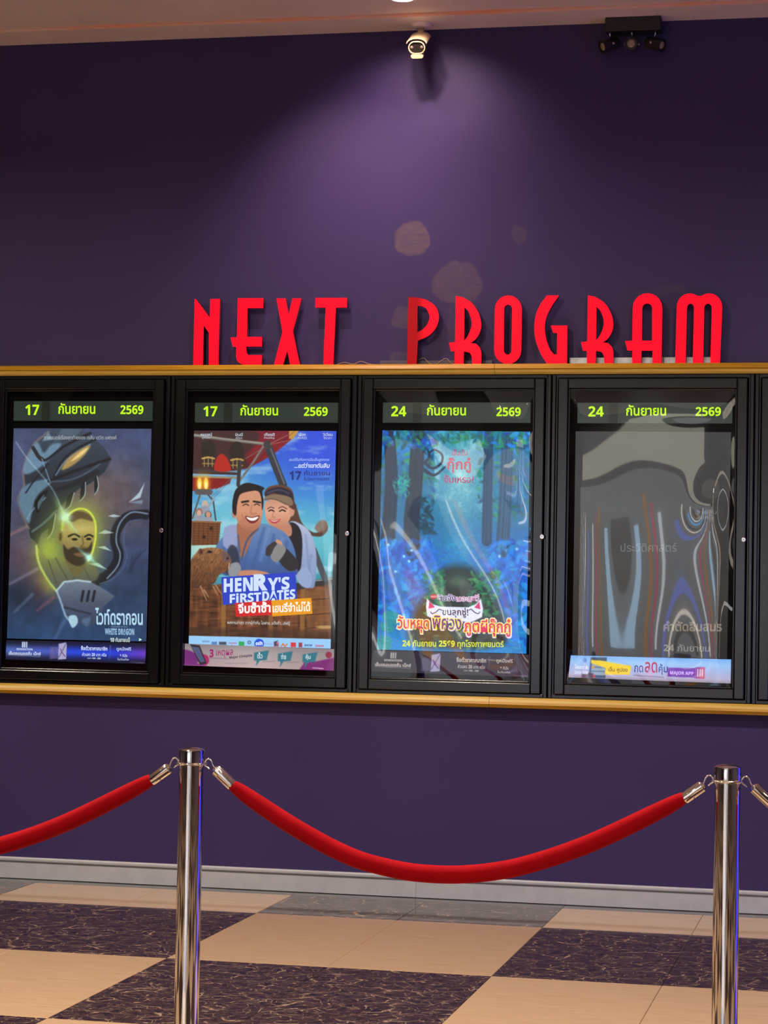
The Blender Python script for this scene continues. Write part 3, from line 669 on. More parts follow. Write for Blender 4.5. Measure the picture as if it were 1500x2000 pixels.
def campart(name, build, m, par_=None, smooth_=True):
    bm = bmesh.new(); build(bm); bmesh.ops.transform(bm, matrix=Mc, verts=bm.verts)
    o = mesh_obj(name, bm, m, smooth=smooth_); o.location = cf; e = o.modifiers.new('e', 'EDGE_SPLIT'); e.split_angle = math.radians(35); par(o, par_ or cr); return o
body = campart('body', lambda bm: loft(bm, [(-.15, capsule(.055, .042)), (-.145, capsule(.066, .05)), (-.004, capsule(.070, .053))]), M_cream)
campart('bezel', lambda bm: loft(bm, [(-.006, capsule(.074, .057)), (.004, capsule(.074, .057)), (.005, capsule(.066, .049)), (-.003, capsule(.064, .047)), (-.006, capsule(.074, .057))], False), M_cream)
campart('lens_window', lambda bm: loft(bm, [(-.006, capsule(.066, .049)), (-.001, capsule(.066, .049))]), M_lens)
for sgn in (-1, 1):
    campart('infrared_led', lambda bm: lathe(bm, [(0, -.001), (.0065, -.001), (.0065, .001), (.004, .0025), (0, .003)], 16, Matrix.Translation((sgn*.022, 0, .002)) @ Matrix.Rotation(math.radians(-90), 4, 'X')), M_led)
def hood(bm):
    secs = []
    for y, zo in ((.006, .003), (-.15, .0)):
        o_ = [(.046*math.cos(a), .014+zo+.026*math.sin(a)) for a in [math.radians(8+164*k/14) for k in range(15)]]
        i_ = [(.043*math.cos(a), .012+zo+.024*math.sin(a)) for a in [math.radians(172-164*k/14) for k in range(15)]]
        secs.append((y, o_+i_))
    loft(bm, secs)
campart('sun_hood', hood, M_cream)
campart('chin_plate', lambda bm: loft(bm, [(-.06, [(x, z-.038) for x, z in capsule(.05, .018)]), (.0, [(x, z-.038) for x, z in capsule(.056, .020)]), (.004, [(x, z-.038) for x, z in capsule(.052, .017)])]), M_cream)
bm = bmesh.new(); lathe(bm, [(0, 0), (.048, 0), (.048, -.006), (.040, -.016), (.018, -.020), (0, -.020)], 32); o = mesh_obj('mount_plate', bm, M_ceil, smooth=True); o.location = mb; par(o, cr); o.modifiers.new('e', 'EDGE_SPLIT').split_angle = math.radians(35)
bk = cf - ax*.10 + uz*.02
bm = bmesh.new(); tube(bm, [Vector((0, 0, -.015)), (bk-mb)*.5+Vector((0, 0, -.012)), bk-mb], .013, 14); o = mesh_obj('arm', bm, M_cream, smooth=True); o.location = mb; par(o, cr)

# ------------------------------------------------------------------ black three-lamp spotlight bar
M_sp = mat('black_spot_metal', (.014, .012, .014, 1), .4, bump=.05); M_glassb = mat('spot_lens', (.40, .30, .20, 1), .25, var=.25, vscale=60); M_knob = mat('spot_knob', (.5, .42, .38, 1), .3, .5, var=.1)
ys = -.065
a, b = at(1182, 35, ys-.04), at(1290, 57.5, ys-.04)
sb = empty('spotlight_bar', ((a.x+b.x)/2, ys, ZC)); tag(sb, 'black ceiling spotlight bar with three swivel lamps', 'spotlight')
bx('bar_housing', (a.x, b.x, ys-.04, ys+.04, b.z, ZC), M_sp, sb, .003)
for (sxp, syp), (hx, hy), dirv, lab in (((1194, 56), (1189, 88), Vector((-.75, -.55, -.35)), None), ((1234, 55), (1234, 86), Vector((.03, -1, -.17)), None), ((1279, 53), (1281, 86), Vector((.85, -.42, -.30)), None)):
    top = at(sxp, syp, ys); top.z = b.z+.003; hc = at(hx, hy, ys); d = dirv.normalized()
    lamp = empty('lamp_head', hc); par(lamp, sb)
    bm = bmesh.new(); tube(bm, [top-hc, Vector((0, 0, .04))*.9 + (top-hc)*.25, Vector((0, 0, .024))-d*.01], .0045, 8); o = mesh_obj('swivel_stem', bm, M_rim, smooth=True); o.location = hc; par(o, lamp)
    q = Vector((0, 0, 1)).rotation_difference(d).to_matrix().to_4x4()
    bm = bmesh.new(); lathe(bm, [(0, -.048), (.020, -.048), (.026, -.040), (.027, .020), (.0285, .022), (.0285, .036), (.024, .037), (.0225, .030), (0, .029)], 28, q)
    o = mesh_obj('lamp_housing', bm, M_sp, smooth=True); o.location = hc; par(o, lamp); o.modifiers.new('e', 'EDGE_SPLIT').split_angle = math.radians(35)
    bm = bmesh.new(); lathe(bm, [(0, .0295), (.019, .0295), (.016, .0335), (0, .035)], 24, q); o = mesh_obj('lens', bm, M_glassb, smooth=True); o.location = hc; par(o, lamp)
    side = d.cross(Vector((0, 0, 1))).normalized()
    for sgn in (-1, 1):
        bm = bmesh.new(); k0 = side*sgn*.026-d*.008; tube(bm, [k0, k0+side*sgn*.008], .0055, 10); o = mesh_obj('side_knob', bm, M_knob, smooth=True); o.location = hc; par(o, lamp)

# ------------------------------------------------------------------ wall-washing downlight (just at the top edge of the picture)
wl = atz(786, -3, ZC+.016)
dl = empty('downlight', wl); tag(dl, 'lit round ceiling downlight at the top edge above the security camera', 'downlight')
M_trim_white = mat('white_trim', (.8, .76, .7, 1), .4, var=.03)
bm = bmesh.new(); lathe(bm, [(.060, 0), (.066, -.002), (.064, -.006), (.050, -.004), (.046, 0)], 40); o = mesh_obj('trim_ring', bm, M_trim_white, smooth=True); o.location = wl; par(o, dl)
M_lamp = mat('downlight_lens', (.8, .75, .7, 1), .3, emit=(1, .86, .74, 1), es=4, var=.02)
bm = bmesh.new(); lathe(bm, [(0, -.0005), (.047, -.0005), (.047, -.0025), (0, -.0035)], 32); o = mesh_obj('lens', bm, M_lamp, smooth=True); o.location = wl; par(o, dl)
WASH = [(wl+Vector((0, 0, -.012)), 26, 116, 2.9, 0), (wl+Vector((-.07, .07, -.012)), 10, 116, 2.9, 0), (wl+Vector((.07, .07, -.012)), 10, 116, 2.9, 0),
        (Vector((atz(560, 0, ZC).x, -.86, ZC)), 58, 78, 2.6, .2)]
for loc, e, sz, tz, tx in WASH:
    sp = bpy.data.lights.new('downlight_beam', 'SPOT'); sp.energy = e; sp.color = (1, .70, .66); sp.spot_size = math.radians(sz); sp.spot_blend = 1; sp.shadow_soft_size = .022
    so = bpy.data.objects.new('downlight_beam', sp); C.objects.link(so); so.location = loc; tgt = Vector((loc.x+tx, 0, tz))
    so.rotation_euler = (tgt-so.location).to_track_quat('-Z', 'Y').to_euler()
l2 = WASH[3][0].copy(); l2.z = ZC+.016
bm = bmesh.new(); lathe(bm, [(.060, 0), (.066, -.002), (.064, -.006), (.050, -.004), (.046, 0)], 40); o = mesh_obj('downlight', bm, M_trim_white, smooth=True); o.location = l2; tag(o, 'second ceiling downlight, above the letters NEXT and out of the photo', 'downlight')

# ------------------------------------------------------------------ the hall behind the photographer (seen in panes and posts)
M_ring = mat('lamp_ring', (.7, .68, .65, 1), .4, var=.03)
for i, (x, y) in enumerate(HALL):  # rings around the added, unseen hall lamps
    bm = bmesh.new(); lathe(bm, [(.172, 0), (.20, 0), (.20, -.018), (.172, -.018), (.172, 0)][:5], 32)
    o = mesh_obj('added_lamp_ring', bm, M_ring); o.location = (x, y, ZC+.016); tag(o, 'round ring of an unseen hall lamp, added for the floor light', 'ceiling lamp', 'added hall ceiling lamps')
def emis(name, rgb, s): return mat(name, tuple(c*.3 for c in rgb)+(1,), .4, emit=rgb+(1,), es=s, var=.05)
def board(nm, dims, m, lab, cat): return tag(bx(nm, dims, m, None, .01), lab, cat)
YB0 = YB+.05; YB1 = YB0+.08
board('lit_shop', (-6.6, -1.3, YB0, YB1, .0, 2.75), emis('shop_glow', (.80, .86, .92), 1.05), 'pale grey shop wall across the hall', 'shop')
board('shop_sign', (-5.2, -2.0, YB0, YB1+.05, 2.85, 3.15), emis('sign_cream', (1, .95, .78), 2.4), 'cream lit sign over the shop wall', 'sign')
strips = [(-6.3, .08, 'white', (1, 1, 1), 2.2), (-5.9, .30, 'slate grey', (.3, .34, .4), .5), (-5.45, .07, 'cream', (1, .95, .75), 2.2), (-5.1, .22, 'amber', (1, .5, .12), 1.0), (-4.75, .08, 'lilac', (.6, .6, 1), 2.0), (-4.5, .16, 'brown', (.35, .2, .12), .7), (-4.2, .06, 'bright white', (1, 1, 1), 3.0),
          (-3.95, .14, 'sky blue', (.15, .5, 1), 2.6), (-3.6, .10, 'dim grey', (.3, .3, .33), .5), (-3.4, .06, 'warm white', (1, .9, .8), 2.6), (-3.15, .10, 'violet blue', (.25, .32, 1), 1.8), (-2.8, .08, 'silver', (.9, .95, 1), 2.2), (-2.6, .05, 'crimson', (1, .08, .22), 1.6), (-2.4, .09, 'orange', (1, .45, .1), 1.0),
          (-2.05, .12, 'pale blue', (.5, .75, 1), 2.6), (-1.8, .2, 'stone grey', (.4, .4, .42), .5), (-1.5, .07, 'cold white', (.9, .95, 1), 3.0)]
for k_, (x_, w_, cn, c_, e_) in enumerate(strips):
    z_ = .3+.5*((k_*37) % 10)/10; board('added_glowstrip', (x_-w_/2, x_+w_/2, YB1+.02, YB1+.08, z_, 2.1+.4*((k_*53) % 10)/10), emis('glowstrip_'+cn.replace(' ', '_'), c_, e_*2.1), 'narrow ' + cn + ' upright banner added on the shop wall for pane streaks', 'glowstrip')  # invented glowing strips, added to give coloured streaks in the panes
board('lit_pillar', (.35, .50, YB+2.2, YB+2.4, 0, 3.86), emis('pillar_white', (.95, .97, 1), 3.4), 'slim white lit pillar in the hall', 'pillar')
board('lit_pillar', (-1.1, -.95, YB+2.2, YB+2.4, 0, 3.86), emis('pillar_warm', (1, .85, .72), 2.6), 'slim warm lit pillar in the hall', 'pillar')
board('dark_kiosk', (-.7, .2, YB+.5, YB+1.3, 0, 2.3), mat('kiosk_black', (.02, .02, .025, 1), .4, var=.1), 'dark ticket kiosk across the hall', 'kiosk')
board('ticket_counter', (-10.5, -6.4, YB+.3, YB+1.1, 0, 1.15), mat('counter_red', (.25, .03, .04, 1), .4, var=.1), 'dark red ticket counter at the hall end', 'counter')
board('blue_screen', (2.6, 2.72, -3.3, -2.1, 0.002, 2.3), emis('led_blue', (.03, .03, 1), 3), 'tall blue lit screen stand at the right of the hall', 'screen')
for ix in range(5):
    for iy in range(4):
        bm = bmesh.new(); lathe(bm, [(0, 0), (.05, 0), (.05, -.012), (0, -.012)], 16)
        o = mesh_obj('small_downlight', bm, emis('spot_white', (1, .95, .88), 22) if ix+iy == 0 else M_spot); M_spot = o.data.materials[0]
        o.location = (-6.2+1.7*ix, -7.4-2.2*iy, ZC+.016); tag(o, 'small round downlight in the hall ceiling behind the viewer', 'downlight', 'small hall downlights')

# ------------------------------------------------------------------ poster 1: armoured dragon and bearded man
M_print = print_material('backlit_print', 1.0); M_printd = print_material('dim_print', .9)
def Q(k, off, *p): return [(x/k+off[0], y/k+off[1]) for x, y in p]
K1, O1 = 3.174, (0, 720)
p = Print([(26.8,836.6),(296,837.5),(285.8,1253),(13.5,1246.8)], 290, 440, YPOST, O1, K1)
p.c = p.grad([(370,(66,80,112)),(700,(74,84,110)),(1050,(72,78,98)),(1350,(52,70,98)),(1690,(48,80,118))])
p.glow(800,450,300,300,(72,88,130),.6); p.glow(90,620,120,260,(86,92,130),.7); p.glow(600,800,220,220,(126,104,98),.75); p.glow(760,780,130,200,(104,92,100),.7)
p.glow(140,1180,140,180,(104,80,96),.7); p.glow(260,1330,90,120,(110,70,90),.8); p.glow(800,1150,180,160,(58,78,120),.6); p.glow(120,1420,140,120,(30,44,62),.7)
p.grain(.16, 60, 5)
for a, b, w_, c in (((60,1030),(215,955),16,(170,130,130)),((60,1335),(235,1240),14,(150,140,175)),((230,1500),(330,1420),12,(150,90,110)),((90,1510),(200,1400),10,(110,130,160)),((340,1680),(400,1560),22,(90,120,165))):
    p.line([a, b], w_*.4, c, soft=26, op=.75, w1=w_)
sil = [(300,388),(215,455),(160,560),(140,640),(150,720),(110,800),(128,890),(175,985),(190,1050),(235,1088),(252,1030),(330,965),(360,870),(430,800),(490,745),(560,712),(650,640),(690,560),(640,480),(560,420),(505,372),(390,368)]
p.poly(sil, p.grad([(370,(66,82,100)),(700,(44,52,64)),(1080,(30,38,50))]), 8, sm=False)
p.line([(300,392),(216,458),(162,560),(142,642),(152,722),(112,802),(132,892),(180,990)], 10, (176,152,140), 14, .6)
p.poly([(228,455),(160,570),(146,650),(205,640),(300,570),(380,470),(320,470),(270,520)], (118,152,178), 16, .85, True)
p.poly([(152,730),(118,805),(136,890),(180,960),(200,880),(230,790),(320,700),(250,690)], (112,148,172), 14, .8, True)
p.poly([(385,372),(330,455),(470,420),(510,372)], (90,110,130), 12, .7)
p.poly([(300,395),(260,450),(330,440)], (120,150,175), 8, .8)
for c_, w_, col, op in (([(205,490),(270,570),(400,480),(560,400)], 16, (24,30,40), .9), ([(205,490),(240,545),(262,560)], 22, (44,44,52), 1), ([(330,690),(380,580),(470,500),(590,440)], 14, (28,34,44), .9),
                        ([(345,660),(420,560),(560,470)], 8, (140,168,190), .7), ([(300,700),(420,650),(560,600),(680,560)], 18, (26,30,40), .9), ([(260,560),(310,700)], 7, (130,165,190), .8),
                        ([(160,770),(215,690),(300,590)], 9, (20,28,40), .9), ([(170,930),(200,880),(280,800)], 10, (130,160,180), .7), ([(320,700),(430,690),(530,650),(620,590)], 10, (96,114,132), .6),
                        ([(200,1010),(280,950),(350,880)], 14, (90,110,126), .8), ([(330,760),(450,720),(600,640)], 30, (34,38,48), .8)):
    p.line(c_, w_, col, 7, op, True)
p.poly([(225,890),(215,830),(250,780),(300,755),(255,830),(245,885)], (14,18,26), 6, 1, True); p.poly([(236,875),(235,830),(275,780),(250,850)], (96,120,138), 6, .8, True)
p.poly([(382,628),(420,560),(500,500),(560,478),(520,540),(450,600)], (176,150,96), 14, .95, True); p.poly([(440,575),(500,515),(545,492),(510,535)], (232,208,140), 10, .9, True)
for pts in ([(405,878),(440,840),(460,770),(420,790)], [(497,820),(528,770),(530,705),(505,720)], [(588,780),(610,720),(602,668),(585,690)], [(295,1055),(330,990),(345,900),(310,960)]):
    p.poly(pts, (30,34,42), 5, 1, True); p.line([pts[0], ((pts[0][0]+pts[1][0])/2+6, (pts[0][1]+pts[1][1])/2), pts[1], pts[2]], 5, (190,206,212), 6, .9, True)
p.line([(905,905),(800,915),(735,975),(712,1060),(735,1150),(712,1225),(650,1290),(590,1320)], 62, (26,32,46), 10, 1, True)
p.line([(915,900),(820,890),(755,940),(725,1010),(722,1080),(745,1150),(728,1225),(665,1300)], 9, (140,160,184), 8, .9, True)
p.line([(880,935),(800,950),(770,1010),(770,1090),(785,1160),(760,1240),(700,1300),(620,1335)], 8, (84,100,130), 8, .9, True)
for pts in ([(668,914),(705,903),(750,915),(705,922)], [(606,1022),(650,1000),(705,1018),(650,1024)], [(602,1106),(650,1100),(690,1130),(640,1118)], [(535,1208),(610,1205),(665,1246),(600,1225)], [(800,828),(860,770),(898,705),(870,800)]):
    p.poly(pts, (176,196,206), 6, .95)
p.poly([(800,830),(885,815),(880,838)], (130,150,170), 6, .9)
for k in range(4): p.line([(900-k*26,1120+k*8),(840-k*10,1190+k*10),(815-k*6,1260)], 7, (40,52,76), 8, .6, True)
for x, y, rx, ry, o_ in ((470,960,150,130,.85),(300,1120,90,110,.8),(560,1080,70,160,.6),(400,1250,160,110,.55),(330,1320,70,70,.6)): p.glow(x, y, rx, ry, (176,196,72), o_)
p.poly([(228,1110),(250,1240),(345,1370),(400,1320),(575,1320),(610,1260),(545,1205),(400,1160),(300,1180)], p.grad([(1110,(150,160,76)),(1250,(112,116,84)),(1370,(84,92,96))]), 16, .95, True)
p.line([(225,1100),(240,1200),(290,1300),(345,1372)], 9, (220,240,120), 16, .9, True)
for a, b in (((300,1190),(350,1330)),((345,1175),(420,1310)),((480,1230),(450,1320)),((520,1235),(560,1310))): p.line([a, b], 6, (70,78,62), 8, .7)
p.poly([(400,1130),(420,1230),(470,1290),(520,1240),(530,1150)], (112,108,70), 12, 1, True)
p.poly([(412,930),(470,880),(540,895),(585,960),(586,1060),(560,1150),(510,1215),(455,1215),(405,1170),(385,1090),(388,1000)], p.grad([(880,(150,140,84)),(1000,(178,168,98)),(1100,(146,132,82)),(1215,(90,84,58))]), 8, 1, True)
p.ell(372,1045,20,42,(140,134,76)); p.ell(374,1045,9,24,(96,90,52))
p.poly([(420,935),(470,885),(545,900),(575,945),(500,930),(450,950)], (92,78,50), 12, .85, True)
p.poly([(392,1090),(420,1120),(455,1105),(500,1112),(545,1110),(570,1075),(560,1150),(510,1216),(455,1216),(405,1172)], (62,56,40), 10, .95, True)
p.poly([(455,1150),(500,1140),(535,1150),(500,1168)], (128,100,74), 6, .9, True)
p.line([(425,1040),(460,1026),(492,1042)], 12, (50,44,30), 6, 1, True); p.line([(525,1042),(552,1030),(575,1040)], 11, (50,44,30), 6, 1, True)
p.ell(463,1058,18,8,(40,36,28)); p.ell(550,1056,16,8,(40,36,28)); p.line([(508,1040),(516,1085),(500,1105),(530,1106)], 8, (110,98,60), 6, .9, True); p.ell(505,990,60,22,(198,186,120), 0, 30, .6)
p.line([(405,925),(455,882),(510,868),(560,895),(590,955),(592,1050),(575,1130),(548,1190)], 9, (226,244,84), 12, .95, True)
p.line([(392,930),(385,1000)], 12, (200,225,90), 16, .8)
p.line([(100,455),(160,545),(320,740),(400,905),(475,1010)], 4, (170,205,220), 14, .7, True)
p.glow(405,918,34,34,(210,245,235),1); p.glow(405,918,110,16,(190,235,150),.6,60); p.glow(550,1170,24,24,(200,250,240),1); p.glow(550,1170,90,10,(170,240,220),.6,40)
hand = [(350,1375),(395,1318),(480,1312),(560,1320),(650,1370),(712,1412),(640,1480),(610,1570),(560,1602),(480,1585),(440,1570),(405,1530),(380,1450)]
p.poly(hand, p.grad([(1310,(116,130,146)),(1450,(84,96,116)),(1600,(58,76,104))]), 10, 1, False)
p.line([(350,1378),(398,1322),(480,1312),(560,1322)], 10, (190,214,226), 10, .9); p.line([(352,1380),(380,1455),(404,1530),(440,1575)], 10, (170,200,226), 12, .9)
p.line([(400,1480),(480,1500),(560,1520)], 12, (44,54,70), 10, .8)
for x in (505,540,575): p.line([(x+12,1380),(x,1440)], 16, (36,40,54), 6, .95)
p.poly([(425,1540),(470,1530),(482,1575),(447,1606)], (176,210,224), 8, .95, True); p.poly([(505,1560),(560,1545),(540,1600)], (96,120,150), 14, .8, True)
p.grain(.08, 5, 8); p.c = 262*(np.clip(p.c, 0, 255)/255)**1.14
po1 = p.build('movie_poster', M_print); tag(po1, 'grey-blue movie poster of an armoured dragon head around a glowing bearded man', 'poster', 'movie posters')
kw = dict(off=O1, k=K1, Y=YPOST-.0008, parent=po1)
i1 = ink((178,216,240)); 
lettering('ภาพยนตร์เรื่องสุดท้ายของ เจสัน เดวิด แฟรงค์', 272, 412, 722, 446, ink((176,184,190)), slope=.0, **kw)
lettering('ไวท์ดรากอน', 590, 1482, 885, 1588, i1, bold=.02, slope=.008, **kw)
lettering('LEGEND of the', 690, 1596, 790, 1604, ink((120,150,180)), **kw)
lettering('WHITE DRAGON', 650, 1610, 832, 1650, ink((146,186,216)), bold=.025, slope=.01, **kw)
lettering('10 กันยายนนี้', 683, 1664, 805, 1694, ink((210,226,222)), bold=.015, slope=.01, **kw)
lettering('►', 862, 1670, 880, 1690, ink((200,240,220)), **kw)

# ------------------------------------------------------------------ poster 2: couple, balloons and capybara
K2, O2 = 3.076, (340, 720)
p = Print([(379,841),(657,842),(645.6,1266.8),(368.6,1258)], 300, 450, YPOST, O2, K2)
p.c = p.grad([(370,(52,92,200)),(560,(58,112,206)),(760,(72,150,210)),(980,(106,190,206)),(1150,(80,176,190)),(1270,(70,150,170)),(1690,(90,60,45))], wob=120)
p.glow(880,480,260,190,(58,84,222),.85); p.glow(330,850,170,200,(120,196,214),.7); p.glow(180,1090,130,100,(206,224,206),.8)
cl = np.clip(fbm(p.X/170+3, p.Yc/60, 4, 5)-.52, 0, 1)*3.2*(p.Yc < 1250); p.c = p.c*(1-np.clip(cl, 0, .55)[:, None]) + np.array([176,216,228])[None]*np.clip(cl, 0, .55)[:, None]
# big balloon
bal = [(100,360),(750,360),(700,430),(610,505),(520,560),(440,598),(360,612),(100,600)]
p.poly(bal, p.grad([(370,(120,30,52)),(480,(140,36,46)),(610,(120,30,34))]), 6)
p.poly([(690,360),(760,360),(712,425),(690,420)], (196,150,70), 6)
for k in range(9): p.line([(470+k*34,360),(420+k*24,470),(330+k*12,600)], 3, (84,18,34), 5, .5, True)
for x in (235,262,330,372,455): p.line([(x,372),(x+10,420)], 8, (200,60,110), 10, .5)
p.poly([(100,360),(470,372),(500,440),(430,520),(425,600),(100,610)], (64,46,46), 26, .9, True)
p.poly([(110,650),(345,655),(335,690),(260,720),(110,735)], (136,34,34), 8, 1); 
for k in range(6): p.line([(150+k*38,655),(130+k*24,728)], 3, (96,24,26), 4, .7)
p.line([(120,400),(300,425),(545,452)], 18, (150,148,138), 5, .95); p.line([(120,408),(545,460)], 5, (86,82,78), 4, .9)
p.line([(545,452),(470,570),(398,668)], 12, (128,124,120), 5); p.line([(560,470),(420,640)], 4, (90,86,84), 4)
p.line([(560,455),(600,560),(655,700)], 46, (58,62,72), 6); p.line([(575,470),(612,560),(662,690)], 8, (130,136,142), 8, .8)
p.ell(562,462,24,26,(70,66,66)); p.line([(580,450),(680,400)], 3, (190,180,150), 3, .7); p.line([(580,455),(690,432)], 3, (190,180,150), 3, .6)
p.poly([(245,610),(255,540),(285,512),(320,540),(338,612)], (178,46,36), 5, 1, True)
for cx, cy in ((205,510),(378,520)):
    p.ell(cx, cy-20, 44, 62, (48,40,36)); p.ell(cx, cy+52, 34, 30, (60,50,42)); p.line([(cx-36,cy+30),(cx,cy+22),(cx+36,cy+30)], 10, (190,160,90), 4); p.line([(cx-34,cy+60),(cx+34,cy+62)], 7, (150,124,72), 4)
    for q in (-24,0,24): p.line([(cx+q,cy+20),(cx+q,cy+78)], 5, (200,172,110), 3, .7)
p.line([(112,622),(390,632)], 16, (70,50,44), 4); p.line([(112,648),(395,656)], 12, (150,140,110), 4); p.line([(395,560),(385,700)], 22, (60,58,60), 6); p.line([(430,540),(545,470)], 4, (110,110,110), 3)
for cx in (153,192):
    p.glow(cx,690,22,48,(250,200,60),.9); p.ell(cx,692,13,36,(255,214,84)); p.ell(cx,700,6,20,(255,246,190))
p.line([(140,740),(215,742)], 34, (96,92,92), 6); p.line([(155,760),(110,900)], 10, (96,92,86), 4); p.line([(205,760),(235,790),(250,910)], 9, (70,74,84), 4); p.line([(345,655),(215,780)], 3, (90,100,120), 3); p.line([(320,690),(225,790)], 3, (90,100,120), 3)
for cx, cy, c in ((185,815,(190,176,160)),(150,862,(150,110,92)),(205,880,(70,54,50))): p.ell(cx, cy, 20, 24, c); p.ell(cx, cy+34, 30, 26, (150,156,170))
p.ell(205,876,15,18,(196,150,128)); p.ell(150,866,13,17,(210,170,150)); p.line([(195,850),(240,780)], 12, (150,160,176), 5)
p.poly([(105,915),(280,922),(268,1058),(104,1062)], (122,78,50), 4)
for k in range(9): p.line([(105,928+k*15),(276,934+k*15)], 3, (86,52,34), 3, .8)
for k in range(6): p.line([(122+k*28,920),(120+k*27,1058)], 4, (80,48,30), 3, .8)
p.line([(104,918),(282,924)], 9, (150,104,66), 4); p.ell(222,960,10,12,(54,36,28)); p.ell(180,1012,10,12,(54,36,28))
# basket behind the couple
p.poly([(88,1290),(250,1300),(480,1250),(760,1290),(945,1270),(945,1620),(88,1610)], (104,66,44), 8)
wv = (vnoise(p.X/15, p.Yc/70, 2)*.5+vnoise(p.X/60, p.Yc/9, 6)*.5); i = p.idx(86,1310,960,1622); p.c[i] = p.c[i]*(.55+.95*wv[i])[:, None]
for x, c in ((300,(150,108,62)),(585,(140,98,58)),(775,(150,108,62))): p.line([(x,1300),(x-6,1600)], 28, c, 6, .85)
p.poly([(790,1330),(945,1320),(945,1600),(800,1610)], (150,106,66), 10, .55)
for y in (1390,1480,1560): p.line([(800,y),(945,y-10)], 7, (84,54,36), 4, .9)
p.line([(740,1310),(840,1290),(950,1275)], 40, (56,56,56), 6); p.line([(800,1280),(950,1262)], 8, (150,156,156), 5, .9); p.line([(840,1090),(905,1260)], 36, (76,84,92), 6)
p.poly([(88,1555),(945,1575),(945,1640),(88,1610)], (62,48,40), 24, .55)
p.ell(905,1553,50,10,(190,160,110), 0, 6, .9)
# woman
p.poly([(700,760),(735,830),(770,930),(840,985),(890,965),(905,915),(925,960),(890,1005),(830,1005),(745,975),(690,930),(680,820)], (92,66,56), 8, 1, True)
p.poly([(845,960),(870,918),(905,910),(918,950),(880,985)], (140,104,84), 10, .8, True)
p.poly([(690,930),(780,945),(830,1010),(855,1120),(850,1260),(835,1318),(780,1300),(730,1250),(700,1150)], p.grad([(930,(176,186,214)),(1320,(126,150,192))]), 7, 1, True)
for a, b in (((790,1000),(815,1240)),((770,1180),(730,1230)),((825,1120),(800,1280))): p.line([a, b], 10, (120,138,176), 14, .6)
p.poly([(690,935),(745,945),(770,1030),(760,1200),(725,1230),(690,1100)], (38,38,46), 6, 1, True)
p.poly([(590,960),(690,930),(705,1000),(640,1010)], (192,136,112), 8, 1, True)
p.poly([(552,800),(545,860),(560,920),(600,958),(645,960),(690,915),(712,850),(708,800),(640,770)], p.grad([(780,(196,148,126)),(860,(220,168,142)),(960,(190,132,108))]), 6, 1, True)
p.ell(706,855,18,32,(206,152,128)); p.poly([(700,790),(735,820),(720,850),(690,830)], (88,60,50), 8, 1)
p.line([(562,842),(580,832),(600,838)], 6, (92,62,52), 5, .9, True); p.line([(630,838),(652,830),(676,842)], 6, (92,62,52), 5, .9, True); p.line([(570,856),(584,849),(600,857)], 8, (44,32,32), 4, 1, True); p.line([(634,857),(650,849),(668,857)], 8, (44,32,32), 4, 1, True)
p.line([(600,855),(590,888),(606,892)], 5, (176,120,98), 5, .8, True); p.poly([(568,906),(590,908),(604,911),(620,907),(640,904),(626,922),(604,930),(582,922)], (190,70,76), 4, 1, True); p.poly([(576,909),(604,914),(632,907),(604,920)], (240,226,220), 3, .9, True)
p.poly([(545,735),(575,708),(640,698),(700,720),(720,770),(715,800),(660,770),(590,765),(548,770)], (110,72,56), 6, 1, True)
p.poly([(548,745),(575,722),(640,712),(705,740),(716,800),(690,780),(600,748),(552,768)], (48,44,62), 6, 1, True); p.line([(560,748),(630,728),(690,750)], 6, (110,106,130), 8, .7, True)
p.poly([(540,790),(556,765),(620,755),(700,775),(712,820),(670,818),(620,792),(575,786)], (136,116,96), 6, 1, True); p.line([(545,790),(590,782),(640,798),(690,822)], 5, (92,76,64), 5, .8, True)
# man
p.poly([(250,1075),(300,1000),(330,950),(385,945),(520,930),(600,950),(680,1000),(725,1090),(735,1180),(725,1235),(500,1240),(400,1230),(300,1240),(255,1160)], p.grad([(930,(110,140,184)),(1100,(84,118,172)),(1240,(64,92,146))]), 7, 1, True)
p.poly([(300,970),(330,942),(385,945),(380,1010),(372,1075),(300,1070)], (150,162,200), 8, 1, True)
for a, b in (((540,960),(470,1200)),((600,1000),(560,1180)),((680,1040),(640,1210)),((440,1080),(420,1210)),((300,1080),(280,1180))): p.line([a, b], 14, (64,94,148), 18, .7)
for a, b in (((570,960),(520,1150)),((650,1020),(620,1170))): p.line([a, b], 12, (128,158,200), 18, .5)
p.poly([(330,1070),(375,1075),(395,1160),(395,1240),(330,1240),(300,1200)], (52,58,74), 10, .9, True); p.poly([(330,1180),(385,1165),(402,1210),(370,1250),(330,1240)], (150,154,160), 6, .95, True)
p.poly([(385,920),(500,960),(470,1010),(440,1090),(405,1140),(385,1050)], (166,110,86), 8, 1, True)
p.line([(505,960),(440,1030),(405,1150)], 10, (60,84,130), 8, .9, True); p.line([(385,1000),(395,1100)], 8, (60,84,130), 8, .8)
p.poly([(362,800),(368,880),(395,940),(440,975),(490,970),(520,930),(532,860),(530,770),(490,715),(410,725)], p.grad([(720,(206,152,124)),(860,(208,150,120)),(980,(170,112,88))]), 6, 1, True)
p.ell(360,865,13,34,(190,132,106))
p.poly([(352,860),(352,790),(372,725),(420,690),(470,690),(540,715),(530,740),(538,800),(528,850),(522,770),(500,735),(440,740),(395,760),(378,820),(372,880)], (38,34,38), 5, 1, True)
p.line([(408,802),(445,796)], 12, (46,36,34), 5, 1); p.line([(478,798),(518,804)], 11, (46,36,34), 5, 1)
p.line([(414,822),(432,814),(448,822)], 6, (60,40,36), 4, 1, True); p.line([(482,820),(498,813),(514,822)], 6, (60,40,36), 4, 1, True)
